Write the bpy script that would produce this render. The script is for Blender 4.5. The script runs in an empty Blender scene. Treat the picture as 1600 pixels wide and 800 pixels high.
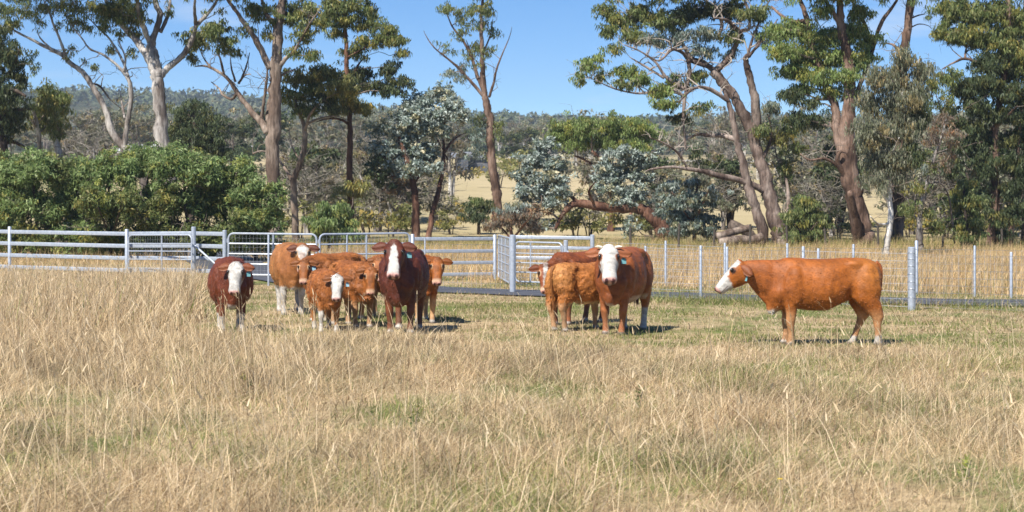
import bpy, bmesh, math, random
import numpy as np
from mathutils import Vector, Matrix, noise as mnoise

# ------------------------------------------------------------------ camera, sky, sun
F, HY, CH = 3200.0, 310.0, 2.4          # focal length in photo pixels, horizon row, eye height
sc = bpy.context.scene
cam_data = bpy.data.cameras.new('camera')
cam = bpy.data.objects.new('camera', cam_data)
sc.collection.objects.link(cam)
cam.location = (0, 0, CH)
cam.rotation_euler = (math.radians(90), 0, 0)
cam_data.lens = 72; cam_data.sensor_width = 36
cam_data.shift_y = -90 / 1600
cam_data.clip_start = 0.1; cam_data.clip_end = 20000
cam_data.dof.use_dof = True
cam_data.dof.focus_distance = 36.5
cam_data.dof.aperture_fstop = 4.0
sc.camera = cam

SUN_DIR = Vector((-0.38, -0.58, 0.82)).normalized()
SUN_EL = math.asin(SUN_DIR.z)
SUN_ROT = math.atan2(SUN_DIR.x, SUN_DIR.y) % (2 * math.pi)
sun_data = bpy.data.lights.new('sun', 'SUN')
sun_data.energy = 5.0; sun_data.angle = math.radians(0.5); sun_data.color = (1.0, 0.945, 0.86)
sun = bpy.data.objects.new('sun', sun_data)
sun.rotation_euler = (-SUN_DIR).to_track_quat('-Z', 'Y').to_euler()
sun.location = SUN_DIR * 60
sc.collection.objects.link(sun)

world = bpy.data.worlds.new('World'); sc.world = world; world.use_nodes = True
wn, wl = world.node_tree.nodes, world.node_tree.links
wn.clear()
w_out = wn.new('ShaderNodeOutputWorld'); w_bg = wn.new('ShaderNodeBackground')
w_bg.inputs['Strength'].default_value = 0.085
w_tc = wn.new('ShaderNodeTexCoord')
w_map = wn.new('ShaderNodeMapping'); w_map.vector_type = 'POINT'
w_map.inputs['Scale'].default_value = (1, 1, 2.2)
w_nrm = wn.new('ShaderNodeVectorMath'); w_nrm.operation = 'NORMALIZE'
w_sky = wn.new('ShaderNodeTexSky'); w_sky.sky_type = 'NISHITA'; w_sky.sun_disc = False
w_sky.sun_elevation = SUN_EL; w_sky.sun_rotation = SUN_ROT
w_sky.air_density = 1.0; w_sky.dust_density = 0.0; w_sky.ozone_density = 6.0; w_sky.altitude = 300
wl.new(w_tc.outputs['Generated'], w_map.inputs['Vector'])
wl.new(w_map.outputs['Vector'], w_nrm.inputs[0])
wl.new(w_nrm.outputs['Vector'], w_sky.inputs['Vector'])
w_cm = wn.new('ShaderNodeMapping'); w_cm.inputs['Scale'].default_value = (5.0, 5.0, 26.0)
w_cm.inputs['Location'].default_value = (8.85, 4.7, 2.75)
wl.new(w_tc.outputs['Generated'], w_cm.inputs['Vector'])
w_cn = wn.new('ShaderNodeTexNoise'); w_cn.inputs['Scale'].default_value = 1.5; w_cn.inputs['Detail'].default_value = 6
w_cn.inputs['Roughness'].default_value = 0.55
wl.new(w_cm.outputs['Vector'], w_cn.inputs['Vector'])
w_cr = wn.new('ShaderNodeValToRGB')
w_cr.color_ramp.elements[0].position = 0.57; w_cr.color_ramp.elements[0].color = (0, 0, 0, 1)
w_cr.color_ramp.elements[1].position = 0.84; w_cr.color_ramp.elements[1].color = (0.85, 0.85, 0.85, 1)
wl.new(w_cn.outputs['Fac'], w_cr.inputs['Fac'])
w_mix = wn.new('ShaderNodeMix'); w_mix.data_type = 'RGBA'
wl.new(w_cr.outputs['Color'], w_mix.inputs[0])
w_hs = wn.new('ShaderNodeHueSaturation'); w_hs.inputs['Saturation'].default_value = 1.22
wl.new(w_sky.outputs['Color'], w_hs.inputs['Color']); wl.new(w_hs.outputs['Color'], w_mix.inputs[6])
w_mix.inputs[7].default_value = (5.8, 6.2, 6.7, 1)
wl.new(w_mix.outputs[2], w_bg.inputs['Color'])
wl.new(w_bg.outputs['Background'], w_out.inputs['Surface'])

sc.view_settings.view_transform = 'Standard'
sc.view_settings.look = 'None'
sc.view_settings.exposure = 0.96
sc.view_settings.gamma = 1.0
sc.cycles.max_bounces = 6
sc.cycles.transparent_max_bounces = 8

# ------------------------------------------------------------------ helpers
rng = np.random.default_rng(7)
random.seed(7)
COL = sc.collection

def W(px, py, d):
    return Vector(((px - 800) / F * d, d, CH + (HY - py) / F * d))

def X_at(px, d):
    return (px - 800) / F * d

def vnoise(x, y, s=0):
    """smooth value noise, vectorised, 0..1"""
    x = np.asarray(x, float); y = np.asarray(y, float)
    xi = np.floor(x).astype(np.int64); yi = np.floor(y).astype(np.int64)
    fx = x - xi; fy = y - yi
    fx = fx * fx * (3 - 2 * fx); fy = fy * fy * (3 - 2 * fy)
    def h(a, b):
        n = (a * 374761393 + b * 668265263 + s * 974634777) & 0x7fffffff
        n = ((n ^ (n >> 13)) * 1274126177) & 0x7fffffff
        return ((n ^ (n >> 16)) & 0xffff) / 65535.0
    return (h(xi, yi) * (1 - fx) + h(xi + 1, yi) * fx) * (1 - fy) + (h(xi, yi + 1) * (1 - fx) + h(xi + 1, yi + 1) * fx) * fy

def fbm(x, y, s=0, o=3):
    t = 0; a = 1; n = 0
    for k in range(o):
        t = t + a * vnoise(x * 2 ** k, y * 2 ** k, s + k * 17); n += a; a *= 0.5
    return t / n

def mesh_np(name, V, Fc, cols=None, mat=None, smooth=False):
    """V (n,3), Fc (m,k) all of one size"""
    V = np.ascontiguousarray(V, dtype=np.float32); Fc = np.ascontiguousarray(Fc, dtype=np.int32)
    me = bpy.data.meshes.new(name)
    m, k = Fc.shape
    me.vertices.add(len(V)); me.vertices.foreach_set('co', V.ravel())
    me.loops.add(m * k); me.loops.foreach_set('vertex_index', Fc.ravel())
    me.polygons.add(m)
    me.polygons.foreach_set('loop_start', np.arange(0, m * k, k, dtype=np.int32))
    if smooth:
        me.polygons.foreach_set('use_smooth', np.ones(m, dtype=bool))
    me.update(calc_edges=True)
    if cols is not None:
        a = me.color_attributes.new('Col', 'FLOAT_COLOR', 'POINT')
        c = np.ones((len(V), 4), np.float32); c[:, :3] = cols
        a.data.foreach_set('color', c.ravel())
    if mat: me.materials.append(mat)
    return me

def link(name, me, parent=None, loc=None):
    o = bpy.data.objects.new(name, me)
    COL.objects.link(o)
    if parent: o.parent = parent
    if loc is not None: o.location = loc
    return o

def tag(o, label=None, cat=None, group=None, kind=None):
    if label: o['label'] = label
    if cat: o['category'] = cat
    if group: o['group'] = group
    if kind: o['kind'] = kind
    return o

def thing(name, label, cat, loc=(0, 0, 0), rz=0.0, group=None):
    o = bpy.data.objects.new(name, None); COL.objects.link(o)
    o.empty_display_size = 0.2
    o.location = loc; o.rotation_euler = (0, 0, rz)
    return tag(o, label, cat, group)

class MB:
    """collects shapes of mixed faces for one mesh"""
    def __init__(s): s.v = []; s.f = []
    def add(s, v, f):
        n = len(s.v); s.v.extend([tuple(p) for p in v]); s.f.extend([tuple(i + n for i in q) for q in f])
    def box(s, c, size, rz=0.0):
        x, y, z = [a / 2 for a in size]; R = Matrix.Rotation(rz, 3, 'Z'); c = Vector(c)
        v = [c + R @ Vector((sx * x, sy * y, sz * z)) for sx in (-1, 1) for sy in (-1, 1) for sz in (-1, 1)]
        s.add(v, [(0, 1, 3, 2), (4, 6, 7, 5), (0, 4, 5, 1), (2, 3, 7, 6), (0, 2, 6, 4), (1, 5, 7, 3)])
    def bar(s, a, b, w, h):
        """rectangular bar from a to b, width w across, height h up"""
        a, b = Vector(a), Vector(b); t = (b - a).normalized()
        side = t.cross(Vector((0, 0, 1)))
        side = side.normalized() if side.length > 1e-4 else Vector((1, 0, 0))
        up = side.cross(t).normalized()
        v = [p + side * (sx * w / 2) + up * (sz * h / 2) for p in (a, b) for sx, sz in ((-1, -1), (1, -1), (1, 1), (-1, 1))]
        s.add(v, [(3, 2, 1, 0), (4, 5, 6, 7), (0, 1, 5, 4), (1, 2, 6, 5), (2, 3, 7, 6), (3, 0, 4, 7)])
    def tube(s, pts, rad, n=8, cap=True):
        v, f = tube_geo(pts, rad, n, cap); s.add(v, f)
    def mesh(s, name, mat=None, smooth=True):
        me = bpy.data.meshes.new(name); me.from_pydata([tuple(p) for p in s.v], [], s.f); me.update()
        if smooth:
            me.polygons.foreach_set('use_smooth', np.ones(len(me.polygons), dtype=bool))
            me.set_sharp_from_angle(angle=math.radians(40))
        if mat: me.materials.append(mat)
        return me

def tube_geo(pts, rad, n=8, cap=True):
    pts = [Vector(p) for p in pts]
    if not hasattr(rad, '__len__'): rad = [rad] * len(pts)
    v, f = [], []; N = None
    for i, p in enumerate(pts):
        t = (pts[min(i + 1, len(pts) - 1)] - pts[max(i - 1, 0)])
        t = t.normalized() if t.length > 1e-9 else Vector((0, 0, 1))
        if N is None:
            N = t.orthogonal().normalized()
        N = (N - t * N.dot(t)); N = N.normalized() if N.length > 1e-6 else t.orthogonal().normalized()
        B = t.cross(N)
        for k in range(n):
            a = 2 * math.pi * k / n
            v.append(p + (N * math.cos(a) + B * math.sin(a)) * rad[i])
    for i in range(len(pts) - 1):
        for k in range(n):
            f.append((i * n + k, i * n + (k + 1) % n, (i + 1) * n + (k + 1) % n, (i + 1) * n + k))
    if cap:
        f.append(tuple(range(n - 1, -1, -1))); e = (len(pts) - 1) * n
        f.append(tuple(range(e, e + n)))
    return v, f

def catmull(P, sub=4):
    """P list of (Vector, r) -> denser list"""
    P = [(Vector(p), r) for p, r in P]
    if len(P) < 3 and sub > 1:
        a, b = P; return [(a[0].lerp(b[0], k / sub), a[1] + (b[1] - a[1]) * k / sub) for k in range(sub + 1)]
    out = []
    for i in range(len(P) - 1):
        p0 = P[max(i - 1, 0)][0]; p1 = P[i][0]; p2 = P[i + 1][0]; p3 = P[min(i + 2, len(P) - 1)][0]
        for k in range(sub):
            t = k / sub
            q = 0.5 * ((2 * p1) + (p2 - p0) * t + (2 * p0 - 5 * p1 + 4 * p2 - p3) * t * t + (3 * p1 - p0 - 3 * p2 + p3) * t ** 3)
            out.append((q, P[i][1] + (P[i + 1][1] - P[i][1]) * t))
    out.append(P[-1]); return out

# ------------------------------------------------------------------ materials
def nodemat(name):
    m = bpy.data.materials.new(name); m.use_nodes = True
    nt = m.node_tree; nt.nodes.clear()
    out = nt.nodes.new('ShaderNodeOutputMaterial')
    return m, nt, nt.nodes, nt.links, out

def principled(nt, out, rough=0.7, spec=0.3, metal=0.0):
    b = nt.nodes.new('ShaderNodeBsdfPrincipled')
    b.inputs['Roughness'].default_value = rough
    b.inputs['Specular IOR Level'].default_value = spec
    b.inputs['Metallic'].default_value = metal
    nt.links.new(b.outputs['BSDF'], out.inputs['Surface'])
    return b

def ramp(nt, stops, fac):
    r = nt.nodes.new('ShaderNodeValToRGB')
    els = r.color_ramp.elements
    while len(els) < len(stops): els.new(0.5)
    for e, (p, c) in zip(els, stops):
        e.position = p; e.color = (*c, 1) if len(c) == 3 else c
    nt.links.new(fac, r.inputs['Fac']); return r.outputs['Color']

def noise(nt, scale, detail=4, rough=0.55, vec=None, stretch=None):
    n = nt.nodes.new('ShaderNodeTexNoise')
    n.inputs['Scale'].default_value = scale; n.inputs['Detail'].default_value = detail; n.inputs['Roughness'].default_value = rough
    if vec is None:
        vec = nt.nodes.new('ShaderNodeTexCoord').outputs['Object']
    if stretch:
        mp = nt.nodes.new('ShaderNodeMapping'); mp.inputs['Scale'].default_value = stretch
        nt.links.new(vec, mp.inputs['Vector']); vec = mp.outputs['Vector']
    nt.links.new(vec, n.inputs['Vector'])
    return n.outputs['Fac']

def mixc(nt, fac, a, b, mode='MIX'):
    m = nt.nodes.new('ShaderNodeMix'); m.data_type = 'RGBA'; m.blend_type = mode
    for i, x in ((0, fac), (6, a), (7, b)):
        if hasattr(x, 'is_linked') or hasattr(x, 'links'): nt.links.new(x, m.inputs[i])
        elif isinstance(x, (int, float)): m.inputs[i].default_value = x
        else: m.inputs[i].default_value = (*x, 1)
    return m.outputs[2]

def bump(nt, bsdf, h, strength=0.4, dist=0.02):
    b = nt.nodes.new('ShaderNodeBump'); b.inputs['Strength'].default_value = strength; b.inputs['Distance'].default_value = dist
    nt.links.new(h, b.inputs['Height']); nt.links.new(b.outputs['Normal'], bsdf.inputs['Normal'])

def leaf_mat(name, transl=0.28, rough=0.45, spec=0.35):
    m, nt, N, L, out = nodemat(name)
    at = N.new('ShaderNodeAttribute'); at.attribute_name = 'Col'
    b = N.new('ShaderNodeBsdfPrincipled'); b.inputs['Roughness'].default_value = rough; b.inputs['Specular IOR Level'].default_value = spec
    L.new(at.outputs['Color'], b.inputs['Base Color'])
    t = N.new('ShaderNodeBsdfTranslucent'); L.new(at.outputs['Color'], t.inputs['Color'])
    mx = N.new('ShaderNodeMixShader'); mx.inputs['Fac'].default_value = transl
    L.new(b.outputs['BSDF'], mx.inputs[1]); L.new(t.outputs['BSDF'], mx.inputs[2]); L.new(mx.outputs['Shader'], out.inputs['Surface'])
    return m

def bark_mat(name, c1, c2, c3, scale=1.0):
    m, nt, N, L, out = nodemat(name)
    b = principled(nt, out, 0.85, 0.15)
    n1 = noise(nt, 1.1 * scale, 5, 0.6, stretch=(1, 1, 0.35))
    n2 = noise(nt, 9 * scale, 4, 0.65, stretch=(1, 1, 0.16))
    ca = ramp(nt, [(0.42, c1), (0.52, c2), (0.62, c3)], n1)
    cb = ramp(nt, [(0.34, (0.25, 0.25, 0.25)), (0.58, (1, 1, 1))], n2)
    L.new(mixc(nt, 0.75, ca, cb, 'MULTIPLY'), b.inputs['Base Color'])
    bump(nt, b, n2, 0.7, 0.04)
    return m

def flat_mat(name, c, rough=0.7, spec=0.3, metal=0.0, vary=0.15, scale=8):
    m, nt, N, L, out = nodemat(name)
    b = principled(nt, out, rough, spec, metal)
    n = noise(nt, scale, 4)
    lo = tuple(x * (1 - vary) for x in c); hi = tuple(min(1, x * (1 + vary)) for x in c)
    L.new(ramp(nt, [(0.3, lo), (0.7, hi)], n), b.inputs['Base Color'])
    return m

M = {}
M['leaf'] = leaf_mat('leaf_foliage', 0.42, 0.5, 0.25)
M['silver'] = leaf_mat('silver_leaf_foliage', 0.25, 0.55, 0.25)
M['grass'] = leaf_mat('grass_blades', 0.38, 0.6, 0.2)
M['forest'] = leaf_mat('far_forest_foliage', 0.1, 0.8, 0.1)
M['bark_pale'] = bark_mat('pale_gum_bark', (0.14, 0.115, 0.10), (0.33, 0.30, 0.275), (0.52, 0.49, 0.455))
M['bark_white'] = bark_mat('white_gum_bark', (0.36, 0.31, 0.25), (0.62, 0.60, 0.56), (0.74, 0.72, 0.68))
M['bark_tan'] = bark_mat('tan_gum_bark', (0.13, 0.092, 0.07), (0.24, 0.185, 0.145), (0.34, 0.28, 0.23))
M['bark_brown'] = bark_mat('brown_stringy_bark', (0.075, 0.046, 0.033), (0.165, 0.105, 0.076), (0.25, 0.175, 0.135), 1.3)
M['bark_grey'] = bark_mat('grey_brown_old_bark', (0.09, 0.062, 0.05), (0.20, 0.15, 0.125), (0.31, 0.25, 0.215), 1.2)
M['bark_dark'] = bark_mat('dark_rough_bark', (0.035, 0.026, 0.02), (0.075, 0.055, 0.042), (0.13, 0.10, 0.08), 1.2)
M['bark_red'] = bark_mat('red_brown_bark', (0.085, 0.042, 0.028), (0.165, 0.085, 0.055), (0.24, 0.14, 0.095), 1.2)
M['twig'] = flat_mat('grey_twig', (0.17, 0.135, 0.11), 0.9, 0.1)
M['twig_pale'] = flat_mat('pale_twig', (0.20, 0.18, 0.15), 0.9, 0.1)

def galv():
    m, nt, N, L, out = nodemat('galvanised_steel')
    b = principled(nt, out, 0.42, 0.5, 0.35)
    n = noise(nt, 14, 3, 0.6)
    L.new(ramp(nt, [(0.3, (0.30, 0.335, 0.39)), (0.7, (0.43, 0.465, 0.52))], n), b.inputs['Base Color'])
    r = ramp(nt, [(0.3, (0.36,) * 3), (0.7, (0.55,) * 3)], noise(nt, 5, 3)); L.new(r, b.inputs['Roughness'])
    return m
M['galv'] = galv()
M['twig_grey'] = flat_mat('weathered_grey_twig', (0.30, 0.255, 0.215), 0.9, 0.1)
M['wire'] = flat_mat('fence_wire', (0.42, 0.44, 0.47), 0.45, 0.5, 0.6)
M['dark_post'] = flat_mat('weathered_dark_post', (0.07, 0.06, 0.05), 0.9, 0.1)
# ------------------------------------------------------------------ ground, hills, road
GD = np.array([-80, 0, 104, 125, 150, 200, 260, 400, 600, 720, 900, 1150, 1400, 1800, 2100, 2600, 3200], float)
GZ = np.array([0, 0, 0, 0.5, 1.6, 3.4, 5.6, 10.2, 15.5, 19, 27, 40, 52, 73, 84, 86, 60], float)
def ground_z(x, y):
    x = np.asarray(x, float); y = np.asarray(y, float)
    z = np.interp(y, GD, GZ)
    far = np.clip((y - 250) / 900, 0, 1)
    ang = x / np.maximum(y, 50)
    z = z + far * far * (fbm(x / 260.0 + 9, y / 420.0, 3, 3) - 0.5) * 42 * np.clip((y - 250) / 900, 0, 1)
    z = z * (1 + far * (0.11 * np.cos((ang + 0.20) * 9.0) - 0.03))
    near = np.clip((100 - y) / 20, 0, 1)
    return z + near * 0.06 * (fbm(x / 3.0, y / 3.0, 5, 2) - 0.5)
def gz(x, y): return float(ground_z(x, y))

def grid_mesh(name, xs, ys, mat, dz=0.0):
    nx, ny = len(xs), len(ys)
    Xg, Yg = np.meshgrid(xs, ys)
    V = np.stack([Xg.ravel(), Yg.ravel(), ground_z(Xg, Yg).ravel() + dz], 1)
    i = np.arange(nx * ny).reshape(ny, nx)
    Fc = np.stack([i[:-1, :-1].ravel(), i[:-1, 1:].ravel(), i[1:, 1:].ravel(), i[1:, :-1].ravel()], 1)
    return mesh_np(name, V, Fc, None, mat, True)

def ground_mat():
    m, nt, N, L, out = nodemat('paddock_ground')
    b = principled(nt, out, 0.95, 0.1)
    geo = N.new('ShaderNodeNewGeometry'); pos = geo.outputs['Position']
    sep = N.new('ShaderNodeSeparateXYZ'); L.new(pos, sep.inputs[0])
    n_s = noise(nt, 5.0, 8, 0.7, pos, (1, 0.7, 1)); n_m = noise(nt, 0.55, 5, 0.6, pos, (1, 0.55, 1)); n_l = noise(nt, 0.02, 4, 0.55, pos, (1, 0.35, 1))
    straw = ramp(nt, [(0.30, (0.16, 0.115, 0.065)), (0.55, (0.36, 0.27, 0.155)), (0.75, (0.50, 0.39, 0.235))], n_s)
    green = ramp(nt, [(0.3, (0.06, 0.07, 0.02)), (0.7, (0.17, 0.19, 0.06))], n_s)
    near = mixc(nt, ramp(nt, [(0.45, (0, 0, 0)), (0.60, (1, 1, 1))], n_m), straw, green)
    far = ramp(nt, [(0.30, (0.14, 0.16, 0.06)), (0.42, (0.31, 0.26, 0.14)), (0.62, (0.43, 0.345, 0.20))], n_l)
    far = mixc(nt, 0.5, far, ramp(nt, [(0.3, (0.55,) * 3), (0.7, (1, 1, 1))], noise(nt, 0.5, 5, 0.7, pos)), 'MULTIPLY')
    mr = N.new('ShaderNodeMapRange'); mr.inputs['From Min'].default_value = 95; mr.inputs['From Max'].default_value = 125
    L.new(sep.outputs['Y'], mr.inputs['Value'])
    L.new(mixc(nt, mr.outputs['Result'], near, far), b.inputs['Base Color'])
    bump(nt, b, n_s, 0.6, 0.05)
    return m

def hill_mat():
    m, nt, N, L, out = nodemat('wooded_hill')
    b = principled(nt, out, 0.95, 0.05)
    geo = N.new('ShaderNodeNewGeometry'); pos = geo.outputs['Position']
    n1 = noise(nt, 0.09, 8, 0.7, pos); n2 = noise(nt, 0.008, 4, 0.6, pos)
    c = ramp(nt, [(0.3, (0.02, 0.027, 0.012)), (0.55, (0.06, 0.072, 0.034)), (0.75, (0.12, 0.115, 0.06))], n1)
    c2 = ramp(nt, [(0.42, (0.05, 0.06, 0.03)), (0.62, (0.19, 0.16, 0.09))], n2)
    L.new(mixc(nt, 0.35, c, c2), b.inputs['Base Color'])
    bump(nt, b, n1, 1.0, 4.0)
    return m

ys = np.concatenate([np.arange(-60, 12, 6), np.arange(12, 110, 0.8), np.arange(110, 200, 3), np.arange(200, 735, 12)])
xs = np.concatenate([np.arange(-420, -30, 15), np.arange(-30, 30.1, 0.6), np.arange(45, 421, 15)])
tag(link('ground', grid_mesh('ground', xs, ys, ground_mat())), kind='structure')
tag(link('hills', grid_mesh('hills', np.arange(-1300, 1301, 20), np.concatenate([np.arange(700, 2700, 20)]), hill_mat(), -0.4)), kind='structure')

# bitumen driveway behind the near fence
ROAD = [(44.0, 41.2), (30.0, 42.6), (20, 44.2), (11.3, 46.6), (5.5, 49.4), (-0.8, 52.2), (-5, 57.5), (-8.4, 66), (-11, 78), (-14, 95)]
def road_mesh(half, dz, mat, name):
    P = catmull([(Vector((x, y, 0)), 1) for x, y in ROAD], 8)
    V, Fc = [], []
    for i, (p, _) in enumerate(P):
        t = (P[min(i + 1, len(P) - 1)][0] - P[max(i - 1, 0)][0]).normalized(); s = Vector((-t.y, t.x, 0))
        for k in range(5):
            q = p + s * half * (k - 2) / 2 * (1 + (0.05 * math.sin(i * 1.7) if k in (0, 4) else 0))
            V.append((q.x, q.y, gz(q.x, q.y) + dz + 0.02 * (1 - ((k - 2) / 2) ** 2)))
    for i in range(len(P) - 1):
        for k in range(4):
            Fc.append((i * 5 + k, i * 5 + k + 1, i * 5 + 6 + k, i * 5 + 5 + k))
    return mesh_np(name, np.array(V), np.array(Fc), None, mat, True)
def road_material():
    m, nt, N, L, out = nodemat('grey_bitumen')
    b = principled(nt, out, 0.75, 0.35)
    n1 = noise(nt, 40, 4, 0.7); n2 = noise(nt, 1.2, 4)
    L.new(mixc(nt, 0.4, ramp(nt, [(0.3, (0.035, 0.037, 0.045)), (0.7, (0.085, 0.088, 0.10))], n1), ramp(nt, [(0.3, (0.04, 0.042, 0.05)), (0.7, (0.09, 0.09, 0.1))], n2)), b.inputs['Base Color'])
    bump(nt, b, n1, 0.5, 0.01)
    return m
tag(link('driveway', road_mesh(1.35, 0.035, road_material(), 'driveway')), kind='structure')

# ------------------------------------------------------------------ grass (real blades)
STRAW = np.array([(0.64, 0.51, 0.31), (0.55, 0.425, 0.245), (0.72, 0.60, 0.40), (0.40, 0.295, 0.165), (0.26, 0.18, 0.10), (0.60, 0.47, 0.275), (0.68, 0.56, 0.36)]) * np.array([1.05, 1.015, 1.01])
GREEN = np.array([(0.20, 0.23, 0.06), (0.27, 0.28, 0.09), (0.13, 0.17, 0.045), (0.34, 0.33, 0.13)])

def blades(P, h, w, lean, az, cols, segs=2, curve=0.5, tipcol=None):
    """P (n,3), h, w, lean (tan of lean), az lean azimuth"""
    n = len(P); fa = rng.uniform(0, np.pi, n)
    side = np.stack([np.cos(fa), np.sin(fa), np.zeros(n)], 1) * (w / 2)[:, None]
    ld = np.stack([np.cos(az), np.sin(az), np.zeros(n)], 1)
    def at(t):
        hor = lean * h * (t + curve * t * t) ; ver = h * (t - 0.28 * np.minimum(lean, 1.6) * t * t)
        q = P + ld * hor[:, None]; q[:, 2] += ver; return q
    if segs == 1:
        V = np.stack([P - side, P + side, at(1.0)], 1).reshape(-1, 3)
        Fc = np.arange(n * 3).reshape(n, 3); C = np.repeat(cols, 3, 0)
    else:
        m = at(0.55)
        V = np.stack([P - side, P + side, m - side * 0.8, m + side * 0.8, at(1.0)], 1).reshape(-1, 3)
        b = np.arange(n)[:, None] * 5
        Fc = np.concatenate([b + [[0, 1, 3]], b + [[0, 3, 2]], b + [[2, 3, 4]]], 1).reshape(-1, 3)
        C = np.repeat(cols, 5, 0)
    return V, Fc, C

def grass_cols(P, n, greenness):
    c = STRAW[rng.integers(0, len(STRAW), n)] * rng.uniform(0.62, 1.15, (n, 1))
    g = GREEN[rng.integers(0, len(GREEN), n)] * rng.uniform(0.8, 1.2, (n, 1))
    return np.where((rng.random(n) < greenness)[:, None], g, c)

def boundary(x):
    return np.interp(x, [-8, -5.4, -3.2, -2, 0, 3, 6, 9, 12], [36.9, 36.3, 35.6, 35.2, 34.4, 33.4, 32.7, 32.5, 32.3])
def is_tall(x, y):
    jig = (fbm(x * 0.9, y * 0.5, 31, 3) - 0.5)
    left = x < (-0.150 * y - 0.15 + jig * 1.4)
    return ((y < boundary(x) + jig * 2.2) | left) & (y < 66.5)

def on_road(x, y, pad=0.25):
    R = np.array([[p.x, p.y] for p, _ in catmull([(Vector((a, b, 0)), 1) for a, b in ROAD], 8)])
    dd = np.full(x.shape, 1e9)
    for q in R:
        dd = np.minimum(dd, (x - q[0]) ** 2 + (y - q[1]) ** 2)
    return dd < (1.35 + pad) ** 2

def scatter(n, y0, y1, xl, xr):
    """uniform in area over y0..y1, xl(y)..xr(y)"""
    yy = rng.uniform(y0, y1, n * 4); wd = xr(yy) - xl(yy)
    keep = rng.random(len(yy)) < wd / wd.max(); yy = yy[keep][:n]
    xx = xl(yy) + rng.random(len(yy)) * (xr(yy) - xl(yy))
    return xx, yy

def join(parts):
    V, Fc, C = [], [], []; o = 0
    for v, f, c in parts:
        V.append(v); Fc.append(f + o); C.append(c); o += len(v)
    return np.concatenate(V), np.concatenate(Fc), np.concatenate(C)

parts = []
# foreground and left tall dry grass
xx, yy = scatter(300000, 14.2, 38, lambda y: -0.255 * y - 1.3, lambda y: 0.255 * y + 1.3)
k = is_tall(xx, yy); xx, yy = xx[k], yy[k]
den = fbm(xx * 0.8, yy * 0.45, 11, 3); k = rng.random(len(xx)) < np.clip(0.35 + 1.5 * (den - 0.3), 0.35, 1); xx, yy = xx[k], yy[k]
n = len(xx); P = np.stack([xx, yy, ground_z(xx, yy) - 0.01], 1)
pat = fbm(xx * 0.55, yy * 0.28, 21, 3); tus = fbm(xx * 1.6, yy * 1.1, 23, 2)
leftness = np.clip((-xx - 0.08 * yy) / 2.5, 0, 1)
near_edge = np.clip((boundary(xx) - yy) / 4, 0.5, 1)
tall = np.clip(0.45 + 1.15 * (pat - 0.35) + 0.5 * (tus - 0.5), 0.3, 1.25)
h = rng.gamma(4, 0.25, n) * 0.235 * tall * (0.55 + 0.45 * near_edge) * (1 + 0.45 * leftness)
lean = np.abs(rng.normal(0.5, 0.85, n)); az = np.where(rng.random(n) < 0.35, rng.normal(0.2, 0.9, n), rng.uniform(0, 2 * np.pi, n))
gr = np.clip(1.8 * (fbm(xx * 0.7 + 40, yy * 0.35, 27, 3) - 0.485), 0.03, 0.62) * np.clip(1.35 - 1.3 * (h - 0.1) / 0.3, 0.15, 1.3)
c = grass_cols(P, n, gr)
dark = np.clip((fbm(xx * 1.6 + 7, yy * 1.0, 41, 3) - 0.55) * 2.2, 0, 0.4); c *= (1 - dark)[:, None]
parts.append(blades(P, h, rng.uniform(0.0035, 0.0085, n) * (0.8 + yy / 60), lean, az, c))
# left field, farther back up to the yard fence
xx, yy = scatter(95000, 36, 67, lambda y: -0.262 * y - 1.6, lambda y: -0.10 * y)
k = is_tall(xx, yy) & ~on_road(xx, yy); xx, yy = xx[k], yy[k]; n = len(xx)
P = np.stack([xx, yy, ground_z(xx, yy) - 0.01], 1)
t2 = fbm(xx * 0.8, yy * 0.4, 51, 3)
h = rng.gamma(6, 1 / 6, n) * (0.24 + 0.30 * t2) * np.interp(yy, [48, 60], [1, 0.55]); lean = np.abs(rng.normal(0.25, 0.3, n)); az = rng.normal(0.2, 1.3, n)
c = grass_cols(P, n, 0.05) * (0.88 + 0.3 * fbm(xx, yy * 0.5, 53, 2))[:, None]
parts.append(blades(P, h, rng.uniform(0.010, 0.018, n), lean, az, c))
# tall seed stalks
xx, yy = scatter(14000, 14.6, 60, lambda y: -0.258 * y - 1, lambda y: 0.258 * y + 1)
k = is_tall(xx, yy) & (rng.random(len(xx)) < np.where(xx < -0.09 * yy, 0.85, np.where(yy < 19, 0.6, 0.2))); xx, yy = xx[k], yy[k]; n = len(xx)
P = np.stack([xx, yy, ground_z(xx, yy)], 1)
h = rng.uniform(0.45, 0.95, n); lean = np.abs(rng.normal(0.22, 0.22, n)); az = np.where(rng.random(n) < 0.55, math.pi + rng.normal(0, 0.7, n), rng.uniform(0, 6.28, n))
c = STRAW[rng.integers(0, 3, n)] * rng.uniform(0.85, 1.15, (n, 1))
parts.append(blades(P, h, rng.uniform(0.004, 0.007, n) * (0.7 + yy / 45), lean, az, c))
# seed heads: short fat blades at the stalk tips
tip = P.copy(); tip[:, 0] += np.cos(az) * lean * h * 1.3; tip[:, 1] += np.sin(az) * lean * h * 1.3; tip[:, 2] += h * (0.9 - 0.2 * np.minimum(lean, 1.6))
parts.append(blades(tip, rng.uniform(0.06, 0.13, n), rng.uniform(0.010, 0.018, n), lean + 0.2, az, c * 0.85))
V, Fc, C = join(parts)
tag(link('dry_grass', mesh_np('dry_grass', V, Fc, C, M['grass'])), 'tall dry straw coloured grass filling the foreground paddock', 'grass', kind='stuff')

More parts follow.
